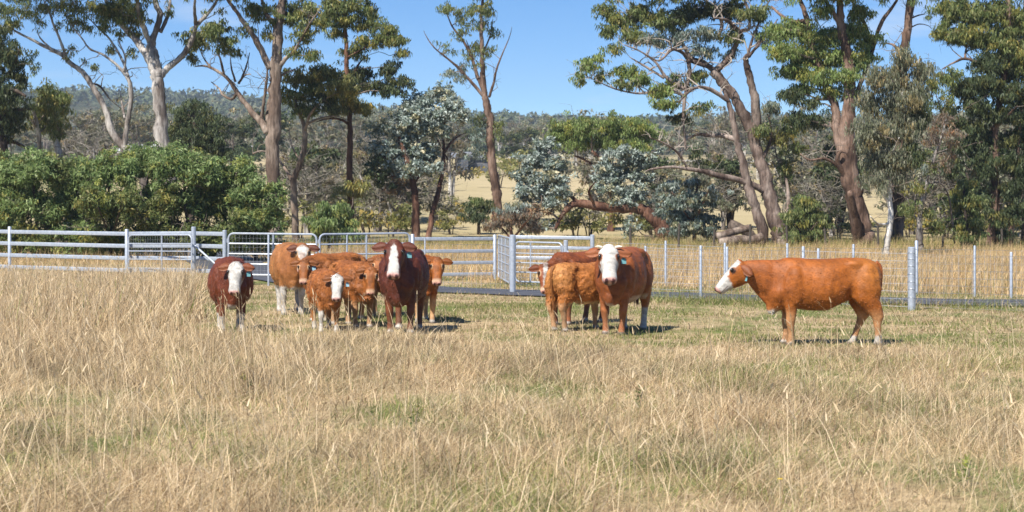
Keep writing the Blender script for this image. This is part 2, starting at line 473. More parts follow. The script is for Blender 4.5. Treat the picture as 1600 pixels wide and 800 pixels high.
# short grazed grass round the cattle
xx, yy = scatter(190000, 31.5, 57, lambda y: -0.17 * y, lambda y: 0.26 * y + 1.5)
k = ~is_tall(xx, yy) & ~on_road(xx, yy, -0.18) & (yy < 57 - 0.25 * xx); xx, yy = xx[k], yy[k]; n = len(xx)
P = np.stack([xx, yy, ground_z(xx, yy) - 0.005], 1)
gp = fbm(xx * 0.35, yy * 0.7, 61, 4)
keep = rng.random(n) < np.clip(2.6 * (fbm(xx * 0.5 + 3, yy * 1.1, 63, 3) - 0.25), 0.15, 1); P = P[keep]; xx, yy, gp = xx[keep], yy[keep], gp[keep]; n = len(xx)
h = rng.gamma(4, 0.25, n) * 0.055 * (0.7 + gp); lean = np.abs(rng.normal(0.5, 0.6, n))
verge = np.clip(1 - np.abs((yy + 0.24 * xx) - 48.2) / 1.6, 0, 1) * (xx > 2)   # longer green tufts under the fence
h *= 1 + 2.6 * verge
c = grass_cols(P, n, np.clip(2.8 * (gp - 0.32) + 0.5 * verge, 0.08, 0.85)) * 0.86
parts = [blades(P, h, rng.uniform(0.012, 0.022, n), lean, rng.uniform(0, 6.28, n), c, 1)]
V, Fc, C = join(parts)
tag(link('grazed_grass', mesh_np('grazed_grass', V, Fc, C, M['grass'])), 'short patchy green grass grazed down around the cattle', 'grass', kind='stuff')

# tall dry grass between the driveway and the trees
xx, yy = scatter(210000, 46, 106, lambda y: -0.262 * y - 2, lambda y: 0.262 * y + 2)
lim = np.interp(xx, [-20, -9, -4, 0, 6, 12, 20], [70, 72, 63, 55.5, 51.8, 49.0, 46.8])
k = (yy > lim) & ~on_road(xx, yy, 0.3); xx, yy = xx[k], yy[k]; n = len(xx)
P = np.stack([xx, yy, ground_z(xx, yy) - 0.01], 1)
t2 = fbm(xx * 0.3, yy * 0.22, 71, 3)
edge = np.clip((yy - np.interp(xx, [-20, -9, -4, 0, 6, 12, 20], [70, 72, 63, 55.5, 51.8, 49.0, 46.8])) / 2.0, 0.25, 1)
h = rng.gamma(7, 1 / 7, n) * (0.20 + 0.36 * t2) * edge; lean = np.abs(rng.normal(0.25, 0.35, n))
greenband = np.clip((yy - 86) / 10, 0, 1) * 0.55 + 0.06 + 0.4 * (1 - edge)
c = grass_cols(P, n, greenband) * np.array([1.0, 0.93, 0.82]) * (0.78 + 0.5 * fbm(xx * 0.5, yy * 0.3, 73, 3))[:, None]
parts = [blades(P, h, rng.uniform(0.010, 0.022, n), lean, rng.normal(0.2, 1.6, n), c, 1)]
V, Fc, C = join(parts)
tag(link('verge_grass', mesh_np('verge_grass', V, Fc, C, M['grass'])), 'tall golden grass between the driveway and the gum trees', 'grass', kind='stuff')
# ------------------------------------------------------------------ cattle
def coat_mat():
    m, nt, N, L, out = nodemat('cattle_coat')
    b = principled(nt, out, 0.5, 0.25)
    at = N.new('ShaderNodeAttribute'); at.attribute_name = 'Col'
    n1 = noise(nt, 60, 4, 0.7, stretch=(0.35, 1, 0.6)); n2 = noise(nt, 7, 3)
    v = ramp(nt, [(0.25, (0.72,) * 3), (0.75, (1.12,) * 3)], n1); v2 = ramp(nt, [(0.3, (0.86,) * 3), (0.7, (1.08,) * 3)], n2)
    L.new(mixc(nt, 1.0, mixc(nt, 1.0, at.outputs['Color'], v, 'MULTIPLY'), v2, 'MULTIPLY'), b.inputs['Base Color'])
    
    bump(nt, b, n1, 0.8, 0.012)
    return m
M['coat'] = coat_mat()
M['eye'] = flat_mat('dark_wet_eye', (0.012, 0.008, 0.006), 0.12, 0.6, 0, 0.1)
M['tag'] = flat_mat('teal_plastic_tag', (0.11, 0.26, 0.28), 0.4, 0.4, 0, 0.06)
M['tag_blue'] = flat_mat('pale_blue_plastic_tag', (0.25, 0.42, 0.50), 0.4, 0.4, 0, 0.06)
M['horn'] = flat_mat('pale_horn', (0.62, 0.55, 0.44), 0.5, 0.4, 0, 0.15)
M['hoof'] = flat_mat('dark_hoof', (0.10, 0.08, 0.065), 0.6, 0.3)

def ring(c, side, up, w, t, b, n=20, e=2.3):
    c = Vector(c); out = []
    for k in range(n):
        a = 2 * math.pi * k / n; ca, sa = math.cos(a), math.sin(a)
        x = math.copysign(abs(ca) ** (2 / e), ca); z = math.copysign(abs(sa) ** (2 / e), sa)
        out.append(c + side * (w * x) + up * ((t if z > 0 else b) * z))
    return out

def loft(mb, rings):
    n = len(rings[0]); v = [p for r in rings for p in r]; f = []
    for i in range(len(rings) - 1):
        for k in range(n):
            f.append((i * n + k, i * n + (k + 1) % n, (i + 1) * n + (k + 1) % n, (i + 1) * n + k))
    f.append(tuple(range(n - 1, -1, -1))); f.append(tuple(range((len(rings) - 1) * n, len(rings) * n)))
    mb.add(v, f)

def ellipsoid(mb, c, r, R=None, n=10, m=7):
    c = Vector(c); v, f = [], []
    for i in range(1, m):
        th = math.pi * i / m
        for k in range(n):
            a = 2 * math.pi * k / n
            p = Vector((r[0] * math.sin(th) * math.cos(a), r[1] * math.sin(th) * math.sin(a), r[2] * math.cos(th)))
            v.append(c + (R @ p if R else p))
    top = Vector((0, 0, r[2])); v += [c + (R @ top if R else top), c - (R @ top if R else top)]
    for i in range(m - 2):
        for k in range(n):
            f.append((i * n + k, (i + 1) * n + k, (i + 1) * n + (k + 1) % n, i * n + (k + 1) % n))
    for k in range(n):
        f.append((len(v) - 2, k, (k + 1) % n)); f.append((len(v) - 1, (m - 2) * n + (k + 1) % n, (m - 2) * n + k))
    mb.add(v, f)

BX = [-0.86, -0.82, -0.76, -0.64, -0.45, -0.25, 0.0, 0.25, 0.48, 0.66, 0.80, 0.90, 0.96]
BT = [1.19, 1.27, 1.33, 1.372, 1.385, 1.378, 1.365, 1.362, 1.385, 1.385, 1.33, 1.25, 1.12]
BB = [1.00, 0.86, 0.78, 0.75, 0.745, 0.66, 0.535, 0.535, 0.565, 0.55, 0.52, 0.58, 0.76]
BW = [0.07, 0.16, 0.20, 0.235, 0.27, 0.315, 0.375, 0.365, 0.285, 0.24, 0.205, 0.155, 0.085]
FRONT = [(1.08, 0, .15, .07), (.92, 0, .155, .085), (.75, 0, .125, .085), (.6, 0, .088, .07), (.48, 0, .066, .056), (.38, .012, .062, .056), (.33, .01, .053, .05),
         (.2, 0, .039, .037), (.12, 0, .045, .044), (.07, .012, .047, .046), (.045, .018, .058, .052), (0.0, .03, .07, .062)]
HIND = [(1.2, .04, .18, .07), (1.05, .03, .235, .10), (.9, .01, .26, .13), (.76, .02, .22, .12), (.63, -.02, .165, .092), (.53, -.07, .112, .068), (.45, -.10, .082, .056),
        (.37, -.075, .056, .046), (.22, -.05, .043, .041), (.12, -.035, .048, .045), (.07, -.02, .05, .047), (.045, -.01, .06, .053), (0.0, .0, .072, .062)]
HEAD = [(-.075, .06, -.02, -.13), (-.04, .095, .025, -.19), (0.0, .112, .042, -.245), (.06, .122, .048, -.285), (.13, .125, .050, -.298), (.20, .108, .042, -.280), (.28, .090, .030, -.245),
        (.36, .080, .018, -.208), (.43, .082, .008, -.186), (.48, .086, -.002, -.178), (.52, .080, -.014, -.168), (.548, .060, -.036, -.145)]

def smooth_mesh(mb, voxel, iters, name):
    me = bpy.data.meshes.new('tmp'); me.from_pydata([tuple(p) for p in mb.v], [], mb.f); me.update()
    bm = bmesh.new(); bm.from_mesh(me); bmesh.ops.recalc_face_normals(bm, faces=bm.faces); bm.to_mesh(me); bm.free()
    o = bpy.data.objects.new('tmp', me); COL.objects.link(o)
    r = o.modifiers.new('r', 'REMESH'); r.mode = 'VOXEL'; r.voxel_size = voxel; r.use_smooth_shade = True
    s = o.modifiers.new('s', 'SMOOTH'); s.factor = 0.5; s.iterations = iters
    dg = bpy.context.evaluated_depsgraph_get()
    res = bpy.data.meshes.new_from_object(o.evaluated_get(dg)); res.name = name
    bpy.data.objects.remove(o); bpy.data.meshes.remove(me)
    return res

def make_cow(name, label, px, d, yaw, patch=False, s=1.0, ax=0.58, girth=1.0, length=1.0, depthf=1.0, legw=1.0, hs=1.0,
             poll=(0.62, 1.30), nyaw=0.0, hyaw=None, pitch=58, coat=(0.36, 0.125, 0.03), dark=None, face='none', socks=(0.1, 0.1, 0.1, 0.1),
             feet=None, tagmat=None, horns=False, curly=0.0, brisket=False, belly=None, group='cattle standing in the paddock', lowleg=None, seed=0, tailx=0.0, earc=None, cat='cow', dewlap=1.0, earback=0.0):
    ry = math.radians(yaw)
    foot = Vector((X_at(px, d), d, 0))
    head_dir = Vector((math.cos(ry), math.sin(ry), 0))
    loc = foot - head_dir * (ax * s * length)
    root = thing(name, label, cat, (loc.x, loc.y, gz(loc.x, loc.y) - 0.01), ry, group)
    mb = MB(); Y = Vector((0, 1, 0)); Z = Vector((0, 0, 1))
    fx = np.linspace(-0.86, 0.96, 24); rings = []
    for x in fx:
        t = float(np.interp(x, BX, BT)); bt = float(np.interp(x, BX, BB)); w = float(np.interp(x, BX, BW)) * girth
        bt = t - (t - bt) * depthf
        c = bt + (t - bt) * 0.50
        rings.append(ring((x * length, 0, c), Y, Z, w, t - c, c - bt, 24, 2.35))
    loft(mb, rings)
    for sy in (-1, 1):   # hooks, shoulders, thighs
        ellipsoid(mb, (-0.40 * length, sy * 0.175 * girth, 1.27), (0.17, 0.095, 0.085)); ellipsoid(mb, (-0.62 * length, sy * 0.17 * girth, 1.02), (0.22, 0.15, 0.30))
        ellipsoid(mb, (0.52 * length, sy * 0.225 * girth, 0.95), (0.20, 0.115, 0.30))
        ellipsoid(mb, (0.76 * length, sy * 0.12 * girth, 0.82), (0.14, 0.12, 0.16))
    ellipsoid(mb, (0.86 * length, 0, 0.62), (0.10, 0.09, 0.15 * dewlap))
    # neck and head
    if hyaw is None: hyaw = -90 - yaw
    hy = math.radians(hyaw); hp = math.radians(pitch); na = math.radians(nyaw)
    N0 = Vector((0.60 * length, 0, 1.05)); 
    pollp = Vector((N0.x + poll[0] * math.cos(na), poll[0] * math.sin(na), poll[1]))
    hf = Vector((math.cos(hp) * math.cos(hy), math.cos(hp) * math.sin(hy), -math.sin(hp)))
    hl = Vector((-math.sin(hy), math.cos(hy), 0)); hu = hf.cross(hl)
    HB = pollp + hu * (-0.11 * hs) + hf * (0.03 * hs)
    c1 = N0 + Vector((0.25, 0, 0.04)); nd = (pollp - N0); nd.z = 0; nd = nd.normalized() if nd.length > .01 else Vector((1, 0, 0))
    c2 = HB - (nd * 0.22 + Vector((0, 0, -0.02)))
    rings = []
    for i in range(9):
        t = i / 8; q = N0 * (1 - t) ** 3 + c1 * 3 * t * (1 - t) ** 2 + c2 * 3 * t * t * (1 - t) + HB * t ** 3
        dq = (c1 - N0) * 3 * (1 - t) ** 2 + (c2 - c1) * 6 * t * (1 - t) + (HB - c2) * 3 * t * t
        dq.normalize(); sd = Z.cross(dq); sd = sd.normalized() if sd.length > .05 else Y; up = dq.cross(sd)
        hh = np.interp(t, [0, .35, .7, 1], [.33, .255, .19, .15]); ww = np.interp(t, [0, .4, .75, 1], [.22, .17, .135, .105]) * (0.5 + 0.5 * girth)
        low = Vector((0.84 * length, 0, 0.60)).lerp(HB - hu * (0.13 * hs) + hf * (0.05 * hs), t ** 0.9)
        bb = max(hh * 1.02, min(0.62, (q - low).dot(up)) * (0.80 + 0.20 * dewlap))
        rings.append(ring(q, sd, up, ww, hh * (1.0 - 0.06 * t), bb, 18, 2.0))
    loft(mb, rings)
    if dewlap > 0.8:   # loose skin hanging along the throat to the brisket
        pts = []
        for i in range(7):
            t = i / 6; q = (HB - hu * (0.12 * hs) + hf * (0.04 * hs)).lerp(Vector((0.84 * length, 0, 0.60)), t)
            pts.append((q + Vector((0.0, 0, 0.03 - 0.035 * math.sin(math.pi * t) - 0.03 * t)), 0.034 + 0.016 * t))
        mb.tube([p for p, _ in pts], [r for _, r in pts], 8)
        for dzz in (0.06, 0.12):
            mb.tube([p + Vector((0, 0, dzz)) for p, _ in pts], [r * 1.3 for _, r in pts], 8)
    hp_ = lambda x, y, z: pollp + (hf * x + hl * y + hu * z) * hs
    rings = []
    for x, w, t, b in HEAD:
        x = x * 0.95
        c = t + (b - t) * 0.42
        rings.append(ring(hp_(x, 0, c), hl, hu, w * hs * 1.21, (t - c) * hs, (c - b) * hs, 18, 2.5))
    loft(mb, rings)
    RH = Matrix((hf, hl, hu)).transposed()
    for sy in (-1, 1):
        ellipsoid(mb, hp_(.125, sy * .112, .000), (.055 * hs, .030 * hs, .034 * hs), RH)
        ellipsoid(mb, hp_(.09, sy * .085, -.22), (.095 * hs, .035 * hs, .080 * hs), RH)
        ellipsoid(mb, hp_(.50, sy * .048, -.055), (.045 * hs, .036 * hs, .04 * hs), RH)
    ellipsoid(mb, hp_(-.03, 0, .005), (.05 * hs, .085 * hs, .05 * hs), RH)
    # legs
    feet = feet or ((0, 0), (0, 0), (0, 0), (0, 0))          # (dx, dy) of each hoof: front left, front right, hind left, hind right
    legs = [(0.58, .155, FRONT), (0.58, -.155, FRONT), (-0.60, .165, HIND), (-0.60, -.165, HIND)]
    for (lx, ly, tab), (fdx, fdy) in zip(legs, feet):
        rings = []
        for z, ox, rx, ryy in tab:
            k = max(0.0, (0.80 - z) / 0.80)
            thin = legw * (1.24 if z < 0.56 else 1.12) if z < 0.7 else 1
            lysc = ly * (0.55 + 0.45 * girth) * (1.0 if z < 0.7 else 1.0)
            rings.append(ring((lx * length + ox + fdx * k, lysc + math.copysign(0.03 * (1 - k), ly) + fdy * k, z), Vector((1, 0, 0)), Y, rx * thin, ryy * thin, ryy * thin, 12, 2.2))
        # rings are horizontal: side = X, up = Y
        loft(mb, rings)
    for i in range(len(mb.v)): mb.v[i] = tuple(Vector(mb.v[i]) * s)
    vox = 0.0205
    me = smooth_mesh(mb, vox, 5, name + '_body')
    n = len(me.vertices); V = np.empty(n * 3, np.float32); me.vertices.foreach_get('co', V); V = V.reshape(-1, 3)
    Nn = np.empty(n * 3, np.float32); me.vertices.foreach_get('normal', Nn); Nn = Nn.reshape(-1, 3)
    B = V / s
    rel = (B - np.array(pollp)) / hs
    hx = rel @ np.array(hf); hyy = rel @ np.array(hl); hz = rel @ np.array(hu)
    nz = fbm(B[:, 0] * 9 + B[:, 1] * 5 + seed, B[:, 2] * 9 + seed * 3.1, seed, 3) - 0.5
    nf = fbm(B[:, 0] * 28 + B[:, 1] * 17, B[:, 2] * 28 + B[:, 1] * 11, seed + 5, 2) - 0.5
    # coat
    coat = np.array(coat); dark = np.array(dark) if dark else coat * 0.55
    C = np.tile(coat, (n, 1)) * (1 + 0.7 * nz[:, None])
    WHITE = np.array([0.46, 0.435, 0.395])
    def blend(col, m):
        nonlocal C
        m = np.clip(m, 0, 1)[:, None]; C = C * (1 - m) + (np.array(col) * (0.97 + 0.55 * nz[:, None] + 0.35 * nf[:, None]) if len(np.shape(col)) and col is WHITE else np.array(col)) * m
    sm = lambda x, a, b: np.clip((x - a) / (b - a), 0, 1)
    inhead = (hx > -0.10) & (np.abs(hyy) < 0.17) & (hz > -0.30) & (hx < 0.60)
    notleg = B[:, 2] > 0.62
    # darker neck and poll, paler rump and flank
    blend(dark, 0.55 * sm(B[:, 0], 0.35, 0.9) * sm(B[:, 2], 0.5, 0.9) * ~inhead + 0.0)
    blend(coat * np.array([1.3, 1.6, 1.9]), 0.8 * sm(-B[:, 0], 0.25, 0.75) * sm(B[:, 2], 0.75, 1.1))
    if belly is not None:
        blend(belly, sm(0.62 - (B[:, 2] + 0.06 * nz), 0, 0.06) * (np.abs(B[:, 0]) < 0.55) * (B[:, 2] > 0.46) * (np.abs(B[:, 1]) < 0.33))
    low = np.array(lowleg) if lowleg is not None else coat * np.array([1.15, 1.4, 1.7])
    blend(low, sm(0.62 - B[:, 2] + nz * 0.1, 0, 0.15) * (B[:, 2] < 0.6) * 0.8)
    for (lx, ly, tab), (fdx, fdy), hgt in zip(legs, feet, socks):
        k = (B[:, 2] < 0.62) & ((B[:, 0] > 0) == (lx > 0)) & ((B[:, 1] > 0) == (ly > 0))
        blend(WHITE, k * sm(hgt - B[:, 2] + nz * 0.10, 0, 0.03))
    if brisket:
        blend(WHITE, (B[:, 0] > 0.66 * length) * sm(0.555 - B[:, 2] + nz * 0.14, 0, 0.05) * (np.abs(B[:, 1]) < 0.085 + nz * .12) * (B[:, 2] > 0.36))
    blend((0.10, 0.08, 0.065), sm(0.055 - B[:, 2], 0, 0.012) * (1 if min(socks) < 0.12 else 0.55))
    dust = np.clip(0.5 + 2.2 * nz, 0, 1) * sm(0.45 - B[:, 2], 0, 0.3) * (B[:, 2] < 0.46); blend((0.20, 0.15, 0.10), 0.35 * dust)
    # face
    eye = np.hypot((hx - .14) / .062, (np.abs(hyy) - .112) / .05) + np.maximum(0, np.abs(hz + .03) - .04) * 18
    e = nf * 0.03 + nz * 0.02
    if face == 'full':
        w = sm(.150 - 0.10 * hx - np.abs(hyy) + e, 0, .012) * sm(hz + .135 + 0.28 * hx + e, 0, .02)
        w = np.maximum(w, sm(hx - .30 + e, 0, .02)); w = w * sm(hx + .075, 0, .01)
        if patch: w = w * sm(eye - .85, 0, .2)
        blend(WHITE, w * inhead)
    elif face == 'cheek':     # white front and muzzle, brown cheek and eye
        w = sm(hz + .030 - 0.02 + e, 0, .012); w = np.maximum(w, sm(hx - .27 + 0.25 * (hz + .1) + e, 0, .02))
        w = w * sm(hx + .045, 0, .01) * sm(eye - .9, 0, .2)
        blend(WHITE, w * inhead)
    elif face == 'blaze':
        hw = np.interp(hx, [0.0, .05, .16, .28, .38, .55], [.005, .03, .055, .06, .085, .09])
        blend(WHITE, sm(hw - np.abs(hyy) + e, 0, .012) * sm(hz + .10, 0, .03) * sm(hx - .0, 0, .02) * inhead)
    elif face == 'heart':
        hw = np.interp(hx, [-.02, .02, .10, .18, .28, .34], [.03, .115, .125, .10, .045, .0])
        blend(WHITE, sm(hw - np.abs(hyy) + e, 0, .012) * sm(hz + .08, 0, .03) * sm(hx + .03, 0, .02) * inhead)
    elif face == 'strip':
        blend(WHITE, sm(.045 - np.abs(hyy) + e, 0, .012) * sm(hz + .08, 0, .03) * inhead)
    if face in ('none', 'blaze', 'heart', 'strip'):
        blend(dark, 0.6 * sm(.05 - hx + nz * .1, 0, .06) * inhead)
        if face != 'blaze': blend((0.62, 0.42, 0.28), 0.8 * sm(hx - .40, 0, .05) * inhead * (np.abs(hyy) < .2))
    if face in ('none', 'strip', 'heart'):
        er = np.hypot((hx - .14) / .068, (hz + .006) / .058); blend((0.55, 0.36, 0.20), 0.75 * sm(1.0 - er, 0, .25) * (np.abs(hyy) > .085) * inhead)
        blend(dark * 0.8, 0.5 * sm(.10 - np.abs(hx - .22), 0, .05) * (np.abs(hyy) < .05) * inhead)
    blend((0.50, 0.25, 0.21), 0.85 * sm(hx - .475, 0, .02) * sm(hz + .125, 0, .02) * inhead)
    nost = np.hypot((hx - .525) / .024, (np.abs(hyy) - .046) / .024)
    blend((0.06, 0.02, 0.02), sm(1.15 - nost, 0, .3) * inhead * (hz < 0.01))
    blend((0.10, 0.05, 0.04), 0.8 * sm(.012 - np.abs(hz + .125), 0, .008) * (hx > .36) * inhead)
    blend((0.05, 0.025, 0.02), 0.9 * sm(1.0 - np.hypot((hx - .14) / .042, (hz + .006) / .036), 0, .3) * (np.abs(hyy) > .09) * inhead)
    blend((0.03, 0.014, 0.010), 0.92 * sm(1.0 - np.hypot((hx - .14) / .044, (np.abs(hyy) - .128) / .036), 0, .25) * (hz > -.05) * inhead)
    # muscle and bone under the hide
    sidem = np.clip((np.abs(Nn[:, 1]) - 0.25) * 2.5, 0, 1) * (np.abs(B[:, 0]) < 1.05) * ~((hx > -0.05) & inhead)
    for fx_, fz_, rx_, rz_, am in ((-.31, 1.13, .11, .13, -.040), (.27, .95, .075, .30, -.026), (.52, 1.16, .10, .20, .022), (.76, .86, .09, .10, .024), (.50, .68, .07, .07, .026), (0.0, .86, .28, .20, .018),
                               (-.37, .84, .065, .15, -.042), (-.62, .98, .15, .18, .024), (-.50, .74, .07, .08, .022), (.86, 1.12, .06, .22, -.022), (-.72, 1.16, .07, .10, -.020), (.62, .98, .05, .22, -.018)):
        V = V + Nn * (sidem * am * s * np.exp(-((B[:, 0] / length - fx_) / rx_) ** 2 - ((B[:, 2] - fz_) / rz_) ** 2))[:, None]
    ribs = np.sin(B[:, 0] * 52 + B[:, 2] * 9) * np.clip(1 - ((B[:, 0] - .08) / .3) ** 2, 0, 1) * np.clip(1 - ((B[:, 2] - .95) / .25) ** 2, 0, 1)
    V = V + Nn * (sidem * ribs * 0.0028 * s)[:, None]
    # curls
    amp = (0.004 + curly * 2.4) * s
    nf = nf if curly < .003 else 0.5 * nf + 0.9 * (fbm(B[:, 0] * 15 + B[:, 1] * 9, B[:, 2] * 15 + B[:, 1] * 6, seed + 9, 2) - 0.5)
    V2 = V + Nn * (nf * amp * 2 * (B[:, 2] > 0.55) * ~((hx > .1) & inhead))[:, None]
    me.vertices.foreach_set('co', V2.astype(np.float32).ravel()); me.update()
    C = C * (1 + (0.5 * nf * (1 + 70 * curly))[:, None])
    a = me.color_attributes.new('Col', 'FLOAT_COLOR', 'POINT'); cc = np.ones((n, 4), np.float32); cc[:, :3] = np.clip(C, 0.002, 0.9); a.data.foreach_set('color', cc.ravel())
    me.materials.clear(); me.materials.append(M['coat'])
    me.polygons.foreach_set('use_smooth', np.ones(len(me.polygons), dtype=bool))
    link('body', me, root)
    # short hair lying on the hide
    ok = np.where((B[:, 2] > 0.50) & ~((hx > 0.05) & inhead))[0]; nh = 4200; pick = rng.choice(ok, nh)
    Vb = V2[pick] + rng.normal(0, 0.008, (nh, 3)); nb = Nn[pick]
    hd = nb * 0.30 + np.array([-0.55, 0, -0.75]) + rng.normal(0, 0.30 + 40 * max(curly, 0), (nh, 3)); hd -= nb * np.minimum(0, (hd * nb).sum(1) - 0.10)[:, None]
    hd /= np.linalg.norm(hd, axis=1, keepdims=True); hs_ = np.cross(hd, nb); hs_ /= np.maximum(1e-6, np.linalg.norm(hs_, axis=1, keepdims=True))
    hl_ = ((0.62 if curly > .0025 else 0.5) * rng.uniform(.022, .042, nh) * (1 + 90 * max(curly, 0)))[:, None]; hw_ = (1.0 if curly > .0025 else 0.7) * rng.uniform(.004, .009, nh)[:, None]
    HV = np.stack([Vb - hs_ * hw_, Vb + hs_ * hw_, Vb + hd * hl_ + nb * 0.006], 1).reshape(-1, 3)
    HC = np.repeat(np.clip(C[pick] * rng.uniform(*((.80, 1.2) if curly > .0025 else (.90, 1.10)), (nh, 1)), .002, .9), 3, 0)
    tag(link('coat_hair', mesh_np('coat_hair', HV, np.arange(nh * 3).reshape(nh, 3), HC, M['coat']), root), kind='stuff')
    # eyes, ears, tag, horns, tail
    for sy in (-1, 1):
        m2 = MB(); ellipsoid(m2, hp_(.14, sy * .124, .014) * s, (.032 * hs * s, .022 * hs * s, .026 * hs * s), RH)
        link('eye', m2.mesh('eye', M['eye']), root)
        # ear: cupped leaf
        base = hp_(.0, sy * .095, -.045); outd = (hl * sy * 0.96 - hf * 0.08 - hu * 0.10 + Vector((0, 0, 0.0))).normalized()
        if earback: outd = (hl * sy * 0.55 + Vector((-math.cos(hy), -math.sin(hy), 0)) * earback + Vector((0, 0, -0.55))).normalized()
        bl = (hf * 0.80 + Vector((0, 0, -0.55))); bl = (bl - outd * bl.dot(outd)).normalized()      # breadth, hangs down
        nr = outd.cross(bl) * (1 if sy > 0 else -1)
        ev, ef = [], []; prof = [(0, .032), (.2, .058), (.45, .075), (.7, .066), (.88, .040), (1.0, .008)]
        Le = 0.225 * hs
        for side_t in (0.0, 0.012):
            for t, hw in prof:
                for u in (-1, -.5, 0, .5, 1):
                    p = base + outd * (t * Le) + bl * (u * hw * hs) + nr * ((-0.030 + .042 * u * u) * hs - side_t) + Vector((0, 0, -0.035 * t * t))
                    ev.append(p * s)
        for i in range(5):
            for k in range(4):
                q = (i * 5 + k, i * 5 + k + 1, i * 5 + 6 + k, i * 5 + 5 + k); ef.append(q); ef.append(tuple(x + 30 for x in reversed(q)))
        for i in range(5):
            for k in (0, 4):
                ef.append((i * 5 + k, i * 5 + 5 + k, i * 5 + 35 + k, i * 5 + 30 + k))
        for k in range(4): ef.append((25 + k, 26 + k, 56 + k, 55 + k)); ef.append((k + 1, k, 30 + k, 31 + k))
        em = mesh_np('ear', np.array([tuple(p) for p in ev]), np.array(ef), np.tile(np.array(earc) if earc else dark, (60, 1)) * np.where(np.arange(60) < 30, 0.70, 1.15)[:, None], M['coat'], True)
        link('ear', em, root)
        if tagmat and sy > 0:
            tc = base + outd * (0.50 * Le) + bl * (0.045 * hs) + nr * (0.030 * hs)
            a0 = tc * s; dn = (bl * 0.5 + Vector((0, 0, -1))).normalized(); rt = outd - dn * outd.dot(dn); rt.normalize(); fn = rt.cross(dn)
            fn = fn if fn.dot(nr) > 0 else -fn
            m3 = MB(); out2 = [(-.014, 0), (.014, 0), (.016, .03), (.040, .055), (.042, .125), (-.042, .125), (-.040, .055), (-.016, .03)]
            v = [a0 + rt * (x * s * 0.98) + dn * (y * s * 1.02) + fn * (o * s) for o in (0.004, 0.012) for x, y in out2]
            m3.add(v, [tuple(range(7, -1, -1)), tuple(range(8, 16))] + [(i, (i + 1) % 8, 8 + (i + 1) % 8, 8 + i) for i in range(8)])
            link('ear_tag', m3.mesh('ear_tag', M[tagmat], False), root)
        if horns:
            m4 = MB(); m4.tube([hp_(-.02, sy * .09, .02) * s, hp_(-.025, sy * .14, .035) * s, hp_(-.01, sy * .18, .045) * s], [.022 * s, .018 * s, .007 * s], 8)
            link('horn', m4.mesh('horn', M['horn']), root)
    tm = MB(); L0 = 0.85 * length
    L0 = 0.84 * length; tp = [(-L0 + .06, 0, 1.31), (-L0 - .015, tailx * .1, 1.22), (-L0 - .022, tailx * .4, 1.0), (-L0 + .0, tailx * .8, .8), (-L0 + .025, tailx, .62)]
    P = catmull([(Vector(p) * s, r * s) for p, r in zip(tp, (.036, .03, .024, .019, .016))], 4)
    v, f = tube_geo([p for p, _ in P], [r for _, r in P], 8)
    tme = bpy.data.meshes.new('tail'); tme.from_pydata([tuple(p) for p in v], [], f); tme.update()
    a = tme.color_attributes.new('Col', 'FLOAT_COLOR', 'POINT'); cc = np.ones((len(v), 4), np.float32); cc[:, :3] = dark * 1.1; a.data.foreach_set('color', cc.ravel())
    tme.materials.append(M['coat']); tme.polygons.foreach_set('use_smooth', np.ones(len(tme.polygons), dtype=bool))
    to = link('tail', tme, root)
    sv, sf, scs = [], [], []
    for k in range(26):
        a0 = random.uniform(0, 6.28); p0 = Vector((-L0 + .02, tailx, .65)) * s; r = .014 * s
        q = p0 + Vector((math.cos(a0) * r, math.sin(a0) * r, -random.uniform(0, .05))); e1 = q + Vector((math.cos(a0) * .022, math.sin(a0) * .022, -random.uniform(.16, .28))) * s
        sd = Vector((-math.sin(a0), math.cos(a0), 0)) * .011 * s; i0 = len(sv)
        sv += [q - sd, q + sd, (q + e1) / 2 + sd + Vector((math.cos(a0), math.sin(a0), 0)) * .018 * s, e1]; sf.append((i0, i0 + 1, i0 + 2, i0 + 3))
    link('tail_tuft', mesh_np('tail_tuft', np.array([tuple(p) for p in sv]), np.array(sf), np.tile(dark, (len(sv), 1)), M['coat']), to)
    return root

ORANGE = (0.285, 0.084, 0.013); RED = (0.135, 0.033, 0.012); DEEP = (0.085, 0.020, 0.009); TAN = (0.30, 0.125, 0.038); CALF = (0.275, 0.092, 0.022)
make_cow('white_faced_cow', 'dark red cow with white face and teal tag standing apart at the left', 362, 36.5, -80, s=0.97, girth=1.10, poll=(0.52, 1.27), nyaw=6, pitch=58,
         coat=RED, face='full', socks=(.40, .32, .3, .3), tagmat='tag', brisket=True, curly=.002, seed=1, feet=((.10, .02), (-.05, 0), (0, 0), (0, 0)), earc=(0.16, 0.05, 0.02), hs=1.06, depthf=1.10)
make_cow('white_socked_cow', 'tan cow with heart shaped white forehead and long white socks behind the calves', 457, 42.4, -80, s=1.07, girth=1.08, poll=(0.58, 1.33), nyaw=16, pitch=60,
         coat=TAN, face='heart', socks=(.56, .56, .56, .56), seed=2, earc=(0.10, 0.035, 0.018), dark=(0.24, 0.08, 0.025), depthf=1.04)
make_cow('curly_calf', 'orange calf with plain brown face peering over the white faced calf', 498, 39.9, -126, s=0.97, girth=0.98, length=0.92, depthf=1.0, hs=0.89, poll=(0.50, 1.23), nyaw=8, pitch=62,
         coat=CALF, face='none', tagmat='tag_blue', curly=.006, seed=3, belly=(0.5, 0.3, 0.15), cat='calf', dewlap=.3)
